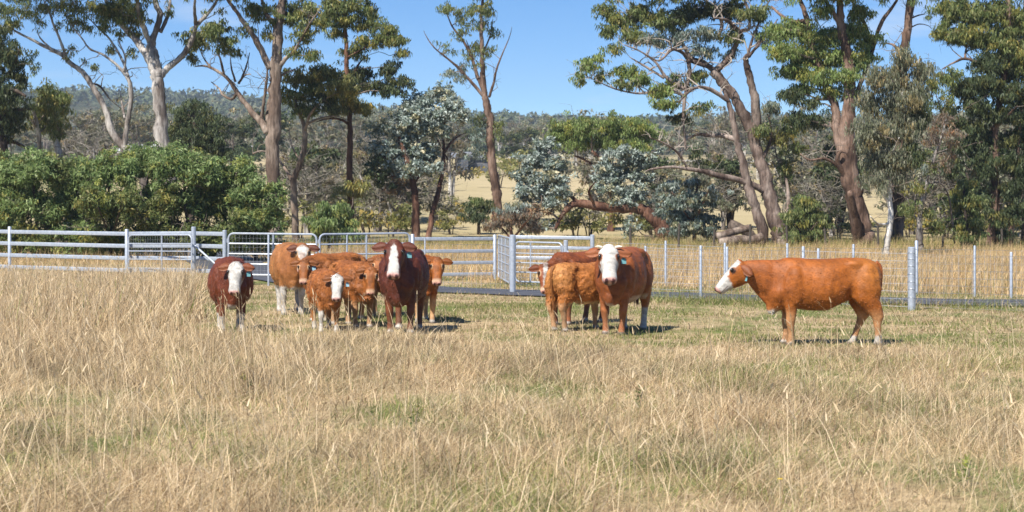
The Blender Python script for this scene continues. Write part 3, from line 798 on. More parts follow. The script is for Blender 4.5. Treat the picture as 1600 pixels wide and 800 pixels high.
make_cow('white_faced_calf', 'small orange calf with white face and pale blue tag in front', 514, 37.0, -76, s=0.81, girth=0.98, length=0.9, depthf=1.04, hs=1.06, poll=(0.50, 1.24), nyaw=12, pitch=56,
         coat=CALF, face='full', socks=(.20, .50, .2, .2), tagmat='tag_blue', curly=.005, seed=4, feet=((.06, .0), (.12, -.04), (0, 0), (0, 0)), cat='calf', dewlap=.3, belly=(0.6, 0.45, 0.3))
make_cow('brown_faced_calf', 'orange calf with plain brown face and pale nose left of the dark red cow', 566, 38.1, -62, s=0.90, girth=0.96, length=0.92, depthf=1.0, hs=0.99, poll=(0.46, 1.22), nyaw=-2, pitch=70,
         coat=CALF, face='none', socks=(.1, .1, .1, .1), curly=.006, seed=5, lowleg=(0.42, 0.25, 0.13), cat='calf', dewlap=.3, belly=(0.5, 0.3, 0.15))
make_cow('hidden_calf', 'tan calf mostly hidden behind the big dark red cow with one ear showing', 595, 41.3, -88, s=0.90, girth=0.92, length=0.92, depthf=0.88, hs=0.97, poll=(0.46, 1.31), nyaw=-4, pitch=62,
         coat=CALF, face='none', curly=.004, seed=6, lowleg=(0.42, 0.25, 0.13), cat='calf', dewlap=.3)
make_cow('blaze_faced_cow', 'big deep red cow with white blaze and raised head facing the camera', 625, 36.1, -94, s=1.09, girth=1.04, poll=(0.46, 1.47), nyaw=-4, pitch=52,
         coat=DEEP, dark=(0.10, 0.028, 0.014), face='blaze', tagmat='tag', seed=7, curly=.003, feet=((.10, .02), (-.04, 0), (0, 0), (0, 0)), lowleg=(0.16, 0.05, 0.02), earc=(0.10, 0.03, 0.015), hs=1.14, depthf=1.10)
make_cow('looking_calf', 'orange calf with pale nose looking out from behind the deep red cow', 664, 39.3, -80, s=0.95, girth=0.85, length=0.92, depthf=0.88, hs=0.99, poll=(0.56, 1.30), nyaw=18, pitch=60,
         coat=ORANGE, face='none', tagmat=None, curly=.004, seed=8, lowleg=(0.55, 0.34, 0.18), cat='calf', dewlap=.3, socks=(.1, .14, .1, .1))
make_cow('suckling_calf', 'orange calf seen from behind, its head hidden by the white faced cow', 875, 36.9, 38, ax=-0.62, s=0.90, girth=1.02, length=0.88, depthf=1.0, hs=0.97, poll=(0.55, 1.10), nyaw=10, hyaw=10, pitch=40,
         coat=(0.34, 0.125, 0.032), face='none', curly=.006, seed=9, lowleg=(0.46, 0.28, 0.15), belly=(0.66, 0.50, 0.30), cat='calf', dewlap=.3, tailx=.02)
make_cow('turned_calf', 'red brown calf with white face strip standing behind the calf seen from behind', 878, 38.8, -128, s=1.0, girth=0.92, length=0.88, depthf=0.86, hs=0.99, poll=(0.50, 1.12), nyaw=0, pitch=60,
         coat=(0.20, 0.055, 0.017), face='strip', curly=.007, seed=10, cat='calf', dewlap=.3, feet=((0, 0), (0, 0), (0, 0), (0.1, 0)))
make_cow('large_white_faced_cow', 'large chestnut cow with broad white face, brown eye patches and pale horns facing the camera', 960, 36.2, -108, s=1.11, girth=0.98, poll=(0.44, 1.37), nyaw=4, pitch=46,
         coat=(0.235, 0.068, 0.018), face='full', tagmat='tag', horns=True, patch=True, seed=11, brisket=True, belly=(0.6, 0.5, 0.4), lowleg=(0.28, 0.10, 0.035), earc=(0.22, 0.07, 0.025), hs=1.17, socks=(.08, .08, .4, .4), feet=((.04, -.03), (.0, .02), (0, 0), (0, 0)), depthf=1.08)
make_cow('side_on_cow', 'orange cow standing side on at the right and facing left with white muzzle', 1234, 33.8, 180, s=1.045, girth=1.0, poll=(0.80, 1.285), nyaw=2, hyaw=2, pitch=44,
         coat=ORANGE, dark=(0.27, 0.08, 0.022), face='cheek', tagmat='tag', seed=12, brisket=True, socks=(.06, .06, .17, .15), lowleg=(0.45, 0.23, 0.10), feet=((0, 0), (.05, 0), (-.18, 0), (.20, 0)), earc=(0.17, 0.055, 0.02), curly=-.002, earback=0.8, hs=1.04, depthf=0.99)
# ------------------------------------------------------------------ steel fences and gates
def pt(px, d, z=0.0): return Vector((X_at(px, d), d, gz(X_at(px, d), d) + z))

def post_mesh(r, h, cap=True, n=12):
    mb = MB(); pts = [(0, 0, -0.15), (0, 0, h - 0.012), (0, 0, h)]
    mb.tube(pts, [r, r, r * 0.82], n)
    return mb.mesh('post', M['galv'])

def rel(mb_pts, o): return [Vector(p) - o for p in mb_pts]

def add_post(root, p, r, h, name='post'):
    o = link(name, post_mesh(r, h), root, p - root.location)
    return o

def rail(root, a, b, w, h, name='rail', mat='galv'):
    mb = MB(); o = root.location
    a, b = a - o, b - o; mid = (a + b) / 2
    mb.bar(a - mid, b - mid, w, h)
    me = mb.mesh(name, M[mat], False)
    bm = bmesh.new(); bm.from_mesh(me); bmesh.ops.bevel(bm, geom=[e for e in bm.edges], offset=min(w, h) * 0.28, segments=2, affect='EDGES', profile=0.6); bm.to_mesh(me); bm.free()
    me.polygons.foreach_set('use_smooth', np.ones(len(me.polygons), dtype=bool))
    return link(name, me, root, mid)

def rail_fence(name, label, posts, zs, h=0.118, w=0.05, post_r=0.055, post_h=1.5, group=None):
    """posts: list of (px, d, draw, top); rails between consecutive posts"""
    root = thing(name, label, 'fence', pt(posts[0][0], posts[0][1]), 0, group)
    for i, (px, d, draw, top) in enumerate(posts):
        if draw: add_post(root, pt(px, d), post_r, top or post_h)
    for a, b in zip(posts[:-1], posts[1:]):
        for z in zs:
            pa, pb = pt(a[0], a[1], z), pt(b[0], b[1], z); t = (pb - pa).normalized()
            rail(root, pa + t * (post_r * 0.9), pb - t * (post_r * 0.9), w, h)
    return root

def tube_part(root, name, pts, r, mat='galv', n=8):
    o = root.location; pts = [Vector(p) - o for p in pts]
    mb = MB(); mb.tube(pts, r, n); return link(name, mb.mesh(name, M[mat]), root)

def gate(name, label, a, b, z0, z1, zbars, uprights, r=0.021, mesh=True, group=None, corner=0.14):
    """tube gate from ground point a to b"""
    root = thing(name, label, 'gate', a, 0, group)
    up = Vector((0, 0, 1)); t = (b - a); L = t.length; t.normalize()
    def q(s, z): return a + t * s + up * z
    loop = []
    for (cx, cz, a0) in ((corner, z0 + corner, 180), (L - corner, z0 + corner, 270), (L - corner, z1 - corner, 0), (corner, z1 - corner, 90)):
        for k in range(5):
            an = math.radians(a0 + k * 22.5); loop.append(q(cx + corner * math.cos(an), cz + corner * math.sin(an)))
    tube_part(root, 'frame', loop + [loop[0]], r * 1.15)
    for z in zbars: tube_part(root, 'bar', [q(0.01, z), q(L - 0.01, z)], r * 0.85)
    for s in uprights: tube_part(root, 'upright', [q(s * L, z0 + 0.01), q(s * L, z1 - 0.01)], r)
    if mesh:
        mb = MB(); o = root.location
        for k in range(1, int(L / 0.10)):
            s = k * 0.10; mb.tube([q(s, z0) - o, q(s, z1) - o], 0.0028, 3, False)
        for k in range(1, 9):
            z = z0 + (z1 - z0) * k / 9; mb.tube([q(0, z) - o, q(L, z) - o], 0.0028, 3, False)
        tag(link('wire_mesh', mb.mesh('wire_mesh', M['wire']), root), kind='stuff')
    for z in (z0 + 0.2, z1 - 0.2):
        mb = MB(); c = q(-0.03, z) - root.location; mb.tube([c - up * 0.05, c + up * 0.05], 0.022, 8); link('hinge', mb.mesh('hinge', M['galv']), root)
    return root

ZR = (0.28, 0.64, 1.0, 1.36)
rail_fence('rail_fence', 'long four rail galvanised steel fence at the far left', [(-64, 65.6, False, None), (15, 63, True, 1.52), (198, 60.5, True, 1.50)], ZR)
rail_fence('rail_fence', 'four rail steel fence section behind the open small gate', [(199.5, 60.75, False, None), (302, 59.6, False, None), (351, 58.6, True, 1.47)], ZR, post_r=0.062)
# strainer post with a diagonal stay
r0 = thing('strainer_post', 'thick steel strainer post with foot plate and diagonal stay left of the gates', 'post', pt(302.5, 59.1))
add_post(r0, pt(302.5, 59.1), 0.068, 1.56)
mb = MB(); mb.box((0, 0, 0.01), (0.36, 0.24, 0.02)); link('foot_plate', mb.mesh('foot_plate', M['galv'], False), r0)
tube_part(r0, 'stay', [pt(303.5, 59.1, 1.03), pt(350, 58.2, 0.30)], 0.03)
gate('tube_gate', 'small tubular steel gate between the strainer post and the left rail fence', pt(201, 60.2), pt(299.5, 58.7), 0.10, 1.33, (0.36, 0.62, 0.86, 1.08), (0.53,))
gate('tube_gate', 'left of two mesh gates with rounded corners behind the tan cow', pt(357, 56.6), pt(494.5, 56.4), 0.28, 1.42, (0.58, 0.86, 1.14), (0.455, 0.51), r=0.025)
p0 = thing('gate_post', 'slim steel gate post standing in front of the mesh gates', 'post', pt(419.5, 56.3)); add_post(p0, pt(419.5, 56.3), 0.028, 1.40)
gate('tube_gate', 'right of two mesh gates with rounded corners behind the calves', pt(499.5, 56.4), pt(640, 57.4), 0.28, 1.42, (0.58, 0.86, 1.14), (0.30, 0.515), r=0.025)
rail_fence('rail_fence', 'four rail steel fence section right of the gates with a slim upright', [(644.5, 59.5, True, 1.36), (773, 60.5, True, 1.34)], (0.18, 0.52, 0.86, 1.22), h=0.10, post_r=0.055)
pu = thing('slim_upright', 'slim steel upright on the rail fence beside the right gate', 'post', pt(664, 59.4)); add_post(pu, pt(664, 59.4), 0.02, 1.25)
gate('open_gate', 'steel gate swung open and seen nearly edge on beside the tall steel post', pt(779, 60), pt(797, 55.0), 0.12, 1.33, (0.36, 0.6, 0.84, 1.08), (0.3, 0.62), mesh=True)
rail_fence('rail_fence', 'four rail steel fence at the back right of the yard', [(800, 66.5, False, None), (925.5, 66.0, True, 1.24)], (0.12, 0.46, 0.80, 1.13), h=0.11, post_r=0.07)
gate('tube_gate', 'thin barred steel gate right of the tall steel post behind the turned calf', pt(805, 56.4), pt(879, 55.4), 0.10, 1.19, (0.36, 0.62, 0.88), (0.33, 0.97))
r1 = thing('strainer_post', 'steel strainer post with a stay sloping down to the right behind the calves', 'post', pt(884, 55.2))
add_post(r1, pt(884, 55.2), 0.062, 1.27); tube_part(r1, 'stay', [pt(885, 55.2, 0.98), pt(934, 53.2, 0.30)], 0.03)

# wire mesh fences
def wire_fence(name, label, posts, h, nwires, spacing, group=None):
    """posts (px, d, radius, height)"""
    root = thing(name, label, 'fence', pt(posts[0][0], posts[0][1]), 0, group); o = root.location
    P = [pt(px, d) for px, d, r, hh in posts]
    for p, (px, d, r, hh) in zip(P, posts):
        if r: add_post(root, p, r, hh)
    up = Vector((0, 0, 1)); mb = MB(); top = MB()
    for a, b in zip(P[:-1], P[1:]):
        a2, b2 = a - o + Vector((0, -0.06, 0)), b - o + Vector((0, -0.06, 0)); L = (b - a).length
        for k in range(nwires):
            z = 0.08 + (h - 0.08) * (k / (nwires - 1))
            (top if k >= nwires - 1 else mb).tube([a2 + up * z, (a2 + b2) / 2 + up * (z - 0.008), b2 + up * z], 0.0033 if k < nwires - 1 else 0.004, 3, False)
        n = int(L / spacing)
        for k in range(n):
            q = a2.lerp(b2, (k + 0.5) / n); mb.tube([q + up * 0.08, q + up * h], 0.0026, 3, False)
    tag(link('wire_mesh', mb.mesh('wire_mesh', M['wire']), root), kind='stuff')
    link('top_wire', top.mesh('top_wire', M['wire']), root)
    return root
near_fence = wire_fence('wire_mesh_fence', 'wire mesh fence along the near side of the driveway with tall steel end posts',
           [(640, 53.5, 0, 0), (801, 51.2, 0.078, 1.47), (1008.5, 49.4, 0.03, 1.26), (1095, 48.0, 0.033, 1.30), (1255, 46.0, 0.033, 1.32), (1424.5, 43.9, 0.082, 1.36)], 1.22, 8, 0.155)
wire_fence('wire_mesh_fence', 'near wire mesh fence running on from the thick ringed post to the right edge', [(1424.5, 43.88, 0, 0), (1640, 42.2, 0.03, 1.2)], 1.2, 8, 0.155)
# bands of tied wire round the thick post
to_ = pt(1424.5, 43.9) - near_fence.location
for z in (0.28, 0.46, 0.62, 0.78, 0.95, 1.10, 1.24):
    mb = MB(); ring_pts = [(0.088 * math.cos(a * math.pi / 8), 0.088 * math.sin(a * math.pi / 8), z + 0.006 * math.sin(a * 1.3)) for a in range(17)]
    mb.tube(ring_pts, 0.0045, 5, False); link('wire_tie', mb.mesh('wire_tie', M['wire']), near_fence, to_)
wire_fence('wire_mesh_fence', 'wire mesh fence on the far side of the driveway with evenly spaced slim posts',
           [(940, 58.5, 0, 0), (1040, 55.8, 0.03, 1.25), (1132.6, 53.3, 0.03, 1.25), (1230, 52.6, 0.03, 1.25), (1333.5, 51.2, 0.03, 1.25), (1432, 50.5, 0.042, 1.36), (1523, 49.9, 0.03, 1.25), (1650, 48.6, 0, 0)], 1.15, 7, 0.155)
for px, d, hh, lab in ((1136, 52.6, 1.17, 'short steel picket close beside a slim post above the muzzle of the side on cow'), (1278.5, 50.4, 1.17, 'short steel picket above the back of the side on cow'), (1580, 48.9, 1.12, 'steel picket in the long grass near the right edge')):
    q = thing('steel_picket', lab, 'fence post', pt(px, d)); add_post(q, pt(px, d), 0.033, hh)
# old fence along the tree line
fr = thing('old_wire_fence', 'sagging old wire fence with dark wooden posts along the tree line', 'fence', pt(990, 93))
o = fr.location; prev = None
for i, px in enumerate((985, 1060, 1115, 1172, 1230, 1290, 1372, 1440, 1473, 1520, 1566, 1615)):
    p = pt(px, 93.0 - 0.6 * math.sin(i)); h = 1.15 + 0.15 * math.sin(i * 2.3)
    mb = MB(); mb.tube([(0, 0, -0.1), (0.02 * math.sin(i), 0, h * 0.6), (0.05 * math.sin(i), 0, h)], [0.06, 0.055, 0.05], 7); link('post', mb.mesh('post', M['dark_post']), fr, p - o)
    if prev is not None:
        for z in (0.35, 0.7, 1.0):
            mb = MB(); a, b = prev - o, p - o; mb.tube([a + Vector((0, 0, z)), (a + b) / 2 + Vector((0, 0, z - 0.04)), b + Vector((0, 0, z))], 0.006, 3, False); link('wire', mb.mesh('wire', M['dark_post']), fr)
    prev = p
# ------------------------------------------------------------------ trees
PAL = {
 'green': [(0.128, 0.165, 0.055), (0.171, 0.201, 0.067), (0.091, 0.128, 0.043), (0.220, 0.232, 0.091)],
 'bright': [(0.159, 0.220, 0.061), (0.207, 0.268, 0.085), (0.122, 0.177, 0.049), (0.268, 0.305, 0.122)],
 'shrub': [(0.15, 0.215, 0.07), (0.20, 0.27, 0.095), (0.115, 0.17, 0.058), (0.26, 0.315, 0.135)],
 'olive': [(0.183, 0.189, 0.055), (0.232, 0.226, 0.073), (0.134, 0.146, 0.049), (0.293, 0.268, 0.098)],
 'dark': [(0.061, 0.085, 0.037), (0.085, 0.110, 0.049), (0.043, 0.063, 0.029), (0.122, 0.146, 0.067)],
 'grey': [(0.159, 0.171, 0.104), (0.207, 0.213, 0.140), (0.122, 0.140, 0.085), (0.268, 0.262, 0.183)],
 'silver': [(0.255, 0.306, 0.272), (0.323, 0.374, 0.336), (0.170, 0.221, 0.184), (0.119, 0.145, 0.096), (0.391, 0.433, 0.392)],
 'blue': [(0.16, 0.21, 0.17), (0.22, 0.27, 0.23), (0.11, 0.15, 0.11), (0.30, 0.34, 0.30)],
 'scrub': [(0.14, 0.135, 0.09), (0.18, 0.165, 0.115), (0.11, 0.12, 0.065), (0.20, 0.18, 0.135)],
 'rust': [(0.19, 0.13, 0.085), (0.16, 0.14, 0.09), (0.24, 0.165, 0.115), (0.25, 0.24, 0.2)],
}
def rvec(n):
    v = rng.normal(size=(n, 3)); return v / np.linalg.norm(v, axis=1, keepdims=True)

def leaves_geo(C, rad, per, size, pal, width=0.30, droop=0.75, flat=0.62):
    """C (m,3) clump centres, rad (m,), per leaves each -> folded diamond leaves, 2 triangles each"""
    m = len(C); per = np.maximum(1, per * 1.55).astype(int); idx = np.repeat(np.arange(m), per); n = len(idx)
    off = rvec(n) * (rng.random(n) ** 0.45)[:, None] * rad[idx][:, None]; off[:, 2] *= flat
    p = C[idx] + off
    ax = rvec(n); ax[:, 2] -= droop * 1.6; ax /= np.linalg.norm(ax, axis=1, keepdims=True)
    sd = np.cross(ax, rvec(n)); sd /= np.maximum(1e-6, np.linalg.norm(sd, axis=1, keepdims=True))
    L = (size * 1.02 * rng.uniform(0.65, 1.35, n))[:, None]; w = L * width * 0.62
    nn = np.cross(ax, sd)
    V = np.stack([p - sd * w, p + ax * L, p + sd * w + ax * L * 0.12], 1).reshape(-1, 3)
    Fc = np.arange(n * 3).reshape(n, 3)
    P = np.array(PAL[pal] if isinstance(pal, str) else pal)
    tint = rng.uniform(0.8, 1.2, (m, 1))[idx] * rng.uniform(0.8, 1.2, (n, 1))
    cl = P[rng.integers(0, len(P), n)] * tint
    hue = (rng.random(m) < 0.22)[idx]; cl = np.where(hue[:, None], cl * np.array([1.35, 1.08, 0.8]), cl)
    return V, Fc, np.repeat(cl, 3, 0)

DENS = 48
def blob_clumps(c, r, dens=1.0, clump=0.42, shell=0.25):
    """clump centres inside an ellipsoid"""
    vol = r[0] * r[1] * r[2]; n = max(3, int(dens * DENS * (r[0] * r[2]) ** 0.9 / (clump / 0.42) ** 2 * (0.6 + 0.4 * min(r[1], 2))))
    u = rvec(n) * (shell + (1 - shell) * rng.random(n) ** 0.6)[:, None] * np.array(r)
    u *= (1 + np.where(rng.random(n) < 0.3, 0.55, 0.22) * rng.normal(size=n))[:, None]
    return np.array(c) + u, clump * rng.uniform(0.6, 1.35, n)

def jitter_path(a, b, r0, r1, k=5, wig=0.10, sag=0.12):
    a, b = Vector(a), Vector(b); L = (b - a).length; P = []
    for i in range(k):
        t = i / (k - 1); q = a.lerp(b, t)
        if 0 < i < k - 1: q += Vector((random.gauss(0, 1), random.gauss(0, 1), random.gauss(0, 0.7))) * L * wig * 0.5
        q.z -= sag * L * math.sin(math.pi * t) * 0.6; P.append((q, r0 + (r1 - r0) * t))
    return P

TREE_DENS = {'stringybark_tree': 1.7, 'white_stemmed_gum': 1.3, 'green_shrub': 1.6}
def build_tree(name, label, d, stems, blobs, bark='bark_tan', leaf='green', group=None, cat='tree', leafsize=0.245, width=0.235, droop=1.0, per=34,
               clump=0.42, twig='twig', lm='leaf', bare=0, loc=None, spread=1.0, boughs=True, flat=0.62, bare_r=1.0, fix_base=True):
    """stems: list of [(px, py, r_px), ...] (the first is the trunk); blobs: (px, py, rx_px, rz_px[, density[, palette]])"""
    clump *= 0.68; per *= 0.50; leafsize *= 0.86
    def Wd(px, py, off): return W(px, py, d + off)
    s0 = stems[0]; b = Wd(s0[0][0], s0[0][1], 0); gzz = gz(b.x, b.y); base = Vector((b.x, b.y, gzz))
    root = thing(name, label, cat, base, 0, group)
    samples = []
    for si, st in enumerate(stems):
        tip = 0 if si == 0 else rng.uniform(-2.2, 2.2) * spread
        n = len(st); pts = []
        # a branch starts from the nearest known sample
        off0 = 0.0
        if si > 0 and samples:
            q0 = Wd(st[0][0], st[0][1], 0); best = min(samples, key=lambda s: (s[0].x - q0.x) ** 2 + (s[0].z - q0.z) ** 2)
            off0 = best[0].y - d
        for i, (px, py, r) in enumerate(st):
            t = i / (n - 1); o = off0 + (tip * t if si else 0.35 * math.sin(2.2 * t + d))
            pts.append((Wd(px, py, o), r / F * d * (0.82 if si == 0 else 0.68 * (1 - 0.45 * t * t))))
        if si == 0 and fix_base:
            p, r = pts[0]
            pts[0] = (Vector((p.x, p.y, max(p.z, gzz + 0.35))), r)
            pts = [(Vector((p.x, p.y, gzz - 0.25)), r * 1.28), (Vector((p.x, p.y, gzz + 0.18)), r * 1.12)] + pts
        P = catmull(pts, 5)
        P = [(p + Vector((random.gauss(0, .10), random.gauss(0, .10), 0)) * min(r, .4) * (0 if i == 0 else 1), r * random.uniform(.93, 1.08)) for i, (p, r) in enumerate(P)]
        samples += P
        nsd = 12 if si == 0 else 9
        v, f = tube_geo([p - base for p, _ in P], [max(r, 0.012) for _, r in P], nsd)
        for vi in range(len(v)):
            pc, pr = P[vi // nsd]; dv = v[vi] - (pc - base)
            v[vi] = (pc - base) + dv * (1 + 0.17 * mnoise.noise(Vector((v[vi].x * 3.0 + d, v[vi].y * 3.0, v[vi].z * 1.1))) + 0.13 * mnoise.noise(v[vi] * 7))
        me = bpy.data.meshes.new('trunk' if si == 0 else 'limb'); me.from_pydata([tuple(q) for q in v], [], f); me.update()
        me.materials.append(M[bark]); me.polygons.foreach_set('use_smooth', np.ones(len(me.polygons), dtype=bool))
        if si == 0: trunk = link('trunk', me, root)
        else: link('limb', me, trunk)
    S = np.array([tuple(p) for p, _ in samples]); SR = np.array([r for _, r in samples])
    tw = MB(); Cs, Rs, Ps, Pal = [], [], [], []
    for bl in blobs:
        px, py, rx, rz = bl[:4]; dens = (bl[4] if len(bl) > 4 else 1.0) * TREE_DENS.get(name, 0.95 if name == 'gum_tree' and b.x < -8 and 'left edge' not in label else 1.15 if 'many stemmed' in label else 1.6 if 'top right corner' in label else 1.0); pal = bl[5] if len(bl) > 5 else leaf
        rxm, rzm = rx / F * d, rz / F * d
        c = Wd(px, py, 0); dist = np.hypot(S[:, 0] - c.x, S[:, 2] - c.z); j = int(np.argmin(dist + 0.25 * rng.random(len(S))))
        off = (S[j, 1] - d) * 0.7 + rng.uniform(-0.8, 0.8) * min(rxm, 2.5) * spread * 0.8
        c = Wd(px, py, off)
        cc, rr = blob_clumps(c, (rxm, max(0.5, min(rxm, 2.6) * 0.9), rzm), dens, clump)
        Cs.append(cc); Rs.append(rr); Pal += [pal] * len(cc)
        if boughs:
            p0 = Vector(S[j]); r0 = min(SR[j] * 0.6, 0.02 + 0.018 * (c - p0).length + 0.02 * rxm)
            # start lower on the stem than the blob where possible
            low = np.where((S[:, 2] < c.z - 0.1))[0]
            if len(low):
                dl = np.linalg.norm(S[low] - np.array(c), axis=1); j2 = low[int(np.argmin(dl))]
                if dl.min() < 3.0 + rxm * 1.6: p0 = Vector(S[j2]); r0 = min(SR[j2] * 0.7, r0 * 1.2)
            B = catmull(jitter_path(p0, c, r0, 0.018, 5, 0.16, -0.10), 2)
            tw.tube([p - base for p, _ in B], [r for _, r in B], 5, False)
            BP = np.array([tuple(p) for p, _ in B])
            allp = np.concatenate([BP[len(BP) // 3:], S[np.linalg.norm(S - np.array(c), axis=1) < 1.1 * rxm + 0.3]])
            for q in cc[::4]:
                k = int(np.argmin(np.linalg.norm(allp - q, axis=1) + 0.15 * rng.random(len(allp))))
                T = jitter_path(allp[k], q, 0.014 * bare_r, 0.005, 4, 0.22, -0.08)
                tw.tube([p - base for p, _ in T], [r for _, r in T], 3, False)
    for k in range(bare):    # leafless twigs
        j = rng.integers(len(S) // 3, len(S)); a = Vector(S[j]); L = rng.uniform(0.5, 1.8)
        dirv = Vector((rng.normal(), rng.normal() * 0.7, rng.normal() * 0.6 + 0.45)).normalized()
        T = catmull(jitter_path(a, a + dirv * L, min(0.03, SR[j] * 0.5) * bare_r, 0.006, 4, 0.25, -0.15), 2); tw.tube([p - base for p, _ in T], [r for _, r in T], 4, False)
        for m_ in range(3):
            q = T[rng.integers(2, len(T))][0]; e = q + Vector((rng.normal(), rng.normal(), rng.normal() + .4)) * 0.28
            tw.tube([q - base, (q + e) / 2 - base + Vector((0, 0, .04)), e - base], [0.008 * bare_r, 0.006, 0.004], 3, False)
    if tw.v: tag(link('twigs', tw.mesh('twigs', M[twig], True), root), kind='stuff')
    if Cs:
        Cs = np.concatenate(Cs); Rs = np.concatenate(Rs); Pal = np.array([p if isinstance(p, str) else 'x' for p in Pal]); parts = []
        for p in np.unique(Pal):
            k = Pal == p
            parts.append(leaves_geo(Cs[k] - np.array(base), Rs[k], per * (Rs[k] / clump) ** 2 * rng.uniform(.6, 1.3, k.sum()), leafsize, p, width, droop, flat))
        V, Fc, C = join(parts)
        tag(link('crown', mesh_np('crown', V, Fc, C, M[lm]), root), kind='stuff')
    return root

T = build_tree
T('gum_tree', 'dark leafed gum tree cut off by the left edge above the green shrubs', 95,
  [[(8, 300, 13), (2, 230, 12), (-8, 160, 11), (-20, 60, 9)], [(0, 225, 6), (22, 222, 5), (48, 236, 4)], [(-6, 165, 8), (15, 140, 6), (40, 150, 5)], [(-4, 135, 6), (20, 105, 3), (30, 80, 2)], [(-4, 185, 6), (20, 172, 6), (52, 170, 4)]],
  [(8, 90, 28, 28), (28, 115, 24, 24, .8), (8, 150, 35, 25), (18, 190, 30, 22), (-25, 60, 45, 50), (-40, 140, 50, 50), (50, 100, 10, 8, .6), (5, 210, 25, 16)], 'bark_dark', 'dark')
T('stump_tree', 'broken grey gum stump with a small leafy head beside the left edge', 99,
  [[(106, 300, 8), (95, 250, 7), (88, 222, 6), (82, 205, 5)], [(62, 250, 6), (60, 205, 6), (50, 168, 5)], [(60, 205, 3), (48, 188, 2), (42, 178, 1)], [(64, 205, 3), (72, 195, 2), (70, 180, 1)]],
  [(72, 150, 26, 20), (88, 160, 22, 25), (62, 180, 22, 22), (85, 195, 22, 22), (100, 150, 10, 12, .7)], 'bark_pale', 'green', bare=12)
T('gum_tree', 'slender pale gum leaning to the left with thin twisting limbs and sparse leaves', 100,
  [[(225, 290, 9), (216, 250, 8), (188, 225, 7), (172, 200, 6.5), (165, 172, 6), (145, 135, 5.5), (128, 112, 5), (108, 97, 4.5), (97, 85, 4), (75, 75, 3.5), (50, 62, 2.6), (30, 52, 2), (8, 38, 1.4)],
   [(105, 94, 4), (95, 65, 3.2), (85, 42, 3), (78, 22, 2.6), (68, 0, 2), (60, -30, 1.5)], [(104, 93, 3), (90, 84, 2), (76, 80, 1.3)], [(80, 76, 2.5), (65, 62, 2), (58, 50, 1.2)],
   [(192, 240, 7), (198, 200, 6), (204, 160, 5.5), (203, 130, 5), (192, 112, 4), (178, 98, 3.4), (160, 85, 3), (140, 76, 2.8), (128, 60, 2.4), (112, 40, 2), (100, 20, 1.6), (95, -5, 1.4)],
   [(200, 120, 4), (192, 95, 3.2), (172, 62, 2.6), (160, 50, 2.3), (146, 36, 2), (130, 20, 1.6)], [(193, 112, 3), (196, 90, 2.4), (186, 65, 1.8), (190, 50, 1.2)], [(137, 130, 2.6), (155, 134, 2.6), (172, 155, 2.4), (190, 170, 2)], [(195, 185, 3), (191, 165, 3), (188, 142, 1.6)], [(158, 135, 1.6), (160, 122, 1)]],
  [(18, 38, 20, 12, .8), (40, 18, 22, 14, .8), (10, 14, 18, 16), (70, 12, 22, 12, .8), (60, 35, 12, 12, .5), (100, 8, 20, 12, .9), (95, 38, 12, 10, .5), (122, 36, 16, 12, .8), (118, 16, 18, 14, .9), (150, 14, 22, 14, .8), (165, 40, 18, 14, .7), (182, 22, 22, 20, .9),
   (112, 76, 10, 9, .6), (150, 103, 9, 7, .7), (108, 90, 7, 6, .7), (132, 95, 5, 5, .6), (40, -40, 60, 40), (120, -45, 60, 40), (175, 78, 12, 10, .6), (205, 82, 12, 9, .6), (135, 45, 12, 9, .6)], 'bark_pale', 'green', bare=26, clump=0.34, per=24, leafsize=0.2)
T('gum_tree', 'tall pale smooth barked gum with a thick trunk forking high above the shrubs', 99,
  [[(264, 290, 14), (260, 250, 13.5), (252, 210, 13), (250, 160, 12), (246, 125, 12), (242, 105, 12.5), (240, 85, 10), (236, 70, 8), (243, 50, 6), (250, 22, 5.5), (242, 0, 5), (240, -60, 4)],
   [(240, 106, 10), (226, 82, 8.5), (212, 62, 8), (196, 46, 7.5), (185, 30, 7), (170, 8, 6), (155, -20, 5), (130, -70, 3)], [(234, 66, 7), (226, 48, 6.5), (218, 25, 6), (214, 0, 5.5), (205, -40, 4)], [(251, 50, 4.5), (262, 25, 4.5), (266, 0, 4), (272, -40, 3)],
   [(250, 122, 8), (262, 106, 7.5), (282, 90, 7), (298, 66, 6.5), (306, 42, 6), (318, 28, 5.5), (332, 12, 5), (342, -6, 4), (360, -50, 3)], [(306, 38, 4.5), (304, 18, 4.2), (305, -5, 3.6)], [(266, 22, 2), (256, 10, 1.4)], [(252, 112, 3), (252, 98, 2)]],
  [(185, 8, 28, 16), (200, 28, 18, 16, .9), (165, 15, 20, 16, .8), (218, 18, 12, 18, .7), (200, -40, 60, 35, .8), (270, -60, 60, 40, .8), (340, -60, 60, 40, .8), (215, 52, 9, 9, .6), (188, 55, 8, 10, .5), (265, 14, 6, 8, .6)], 'bark_pale', 'green', bare=14, clump=0.36)
T('bushy_tree', 'dark round bushy tree behind the tall pale gum', 118,
  [[(300, 330, 7), (300, 270, 6), (302, 220, 5), (305, 185, 3)]],
  [(300, 175, 26, 22), (285, 200, 28, 25), (318, 198, 26, 26), (300, 222, 40, 26), (335, 215, 18, 20), (275, 228, 20, 22), (345, 240, 20, 14, .8)], 'bark_dark', [(0.055, 0.07, 0.03)] and 'dark', leafsize=0.25, per=44)
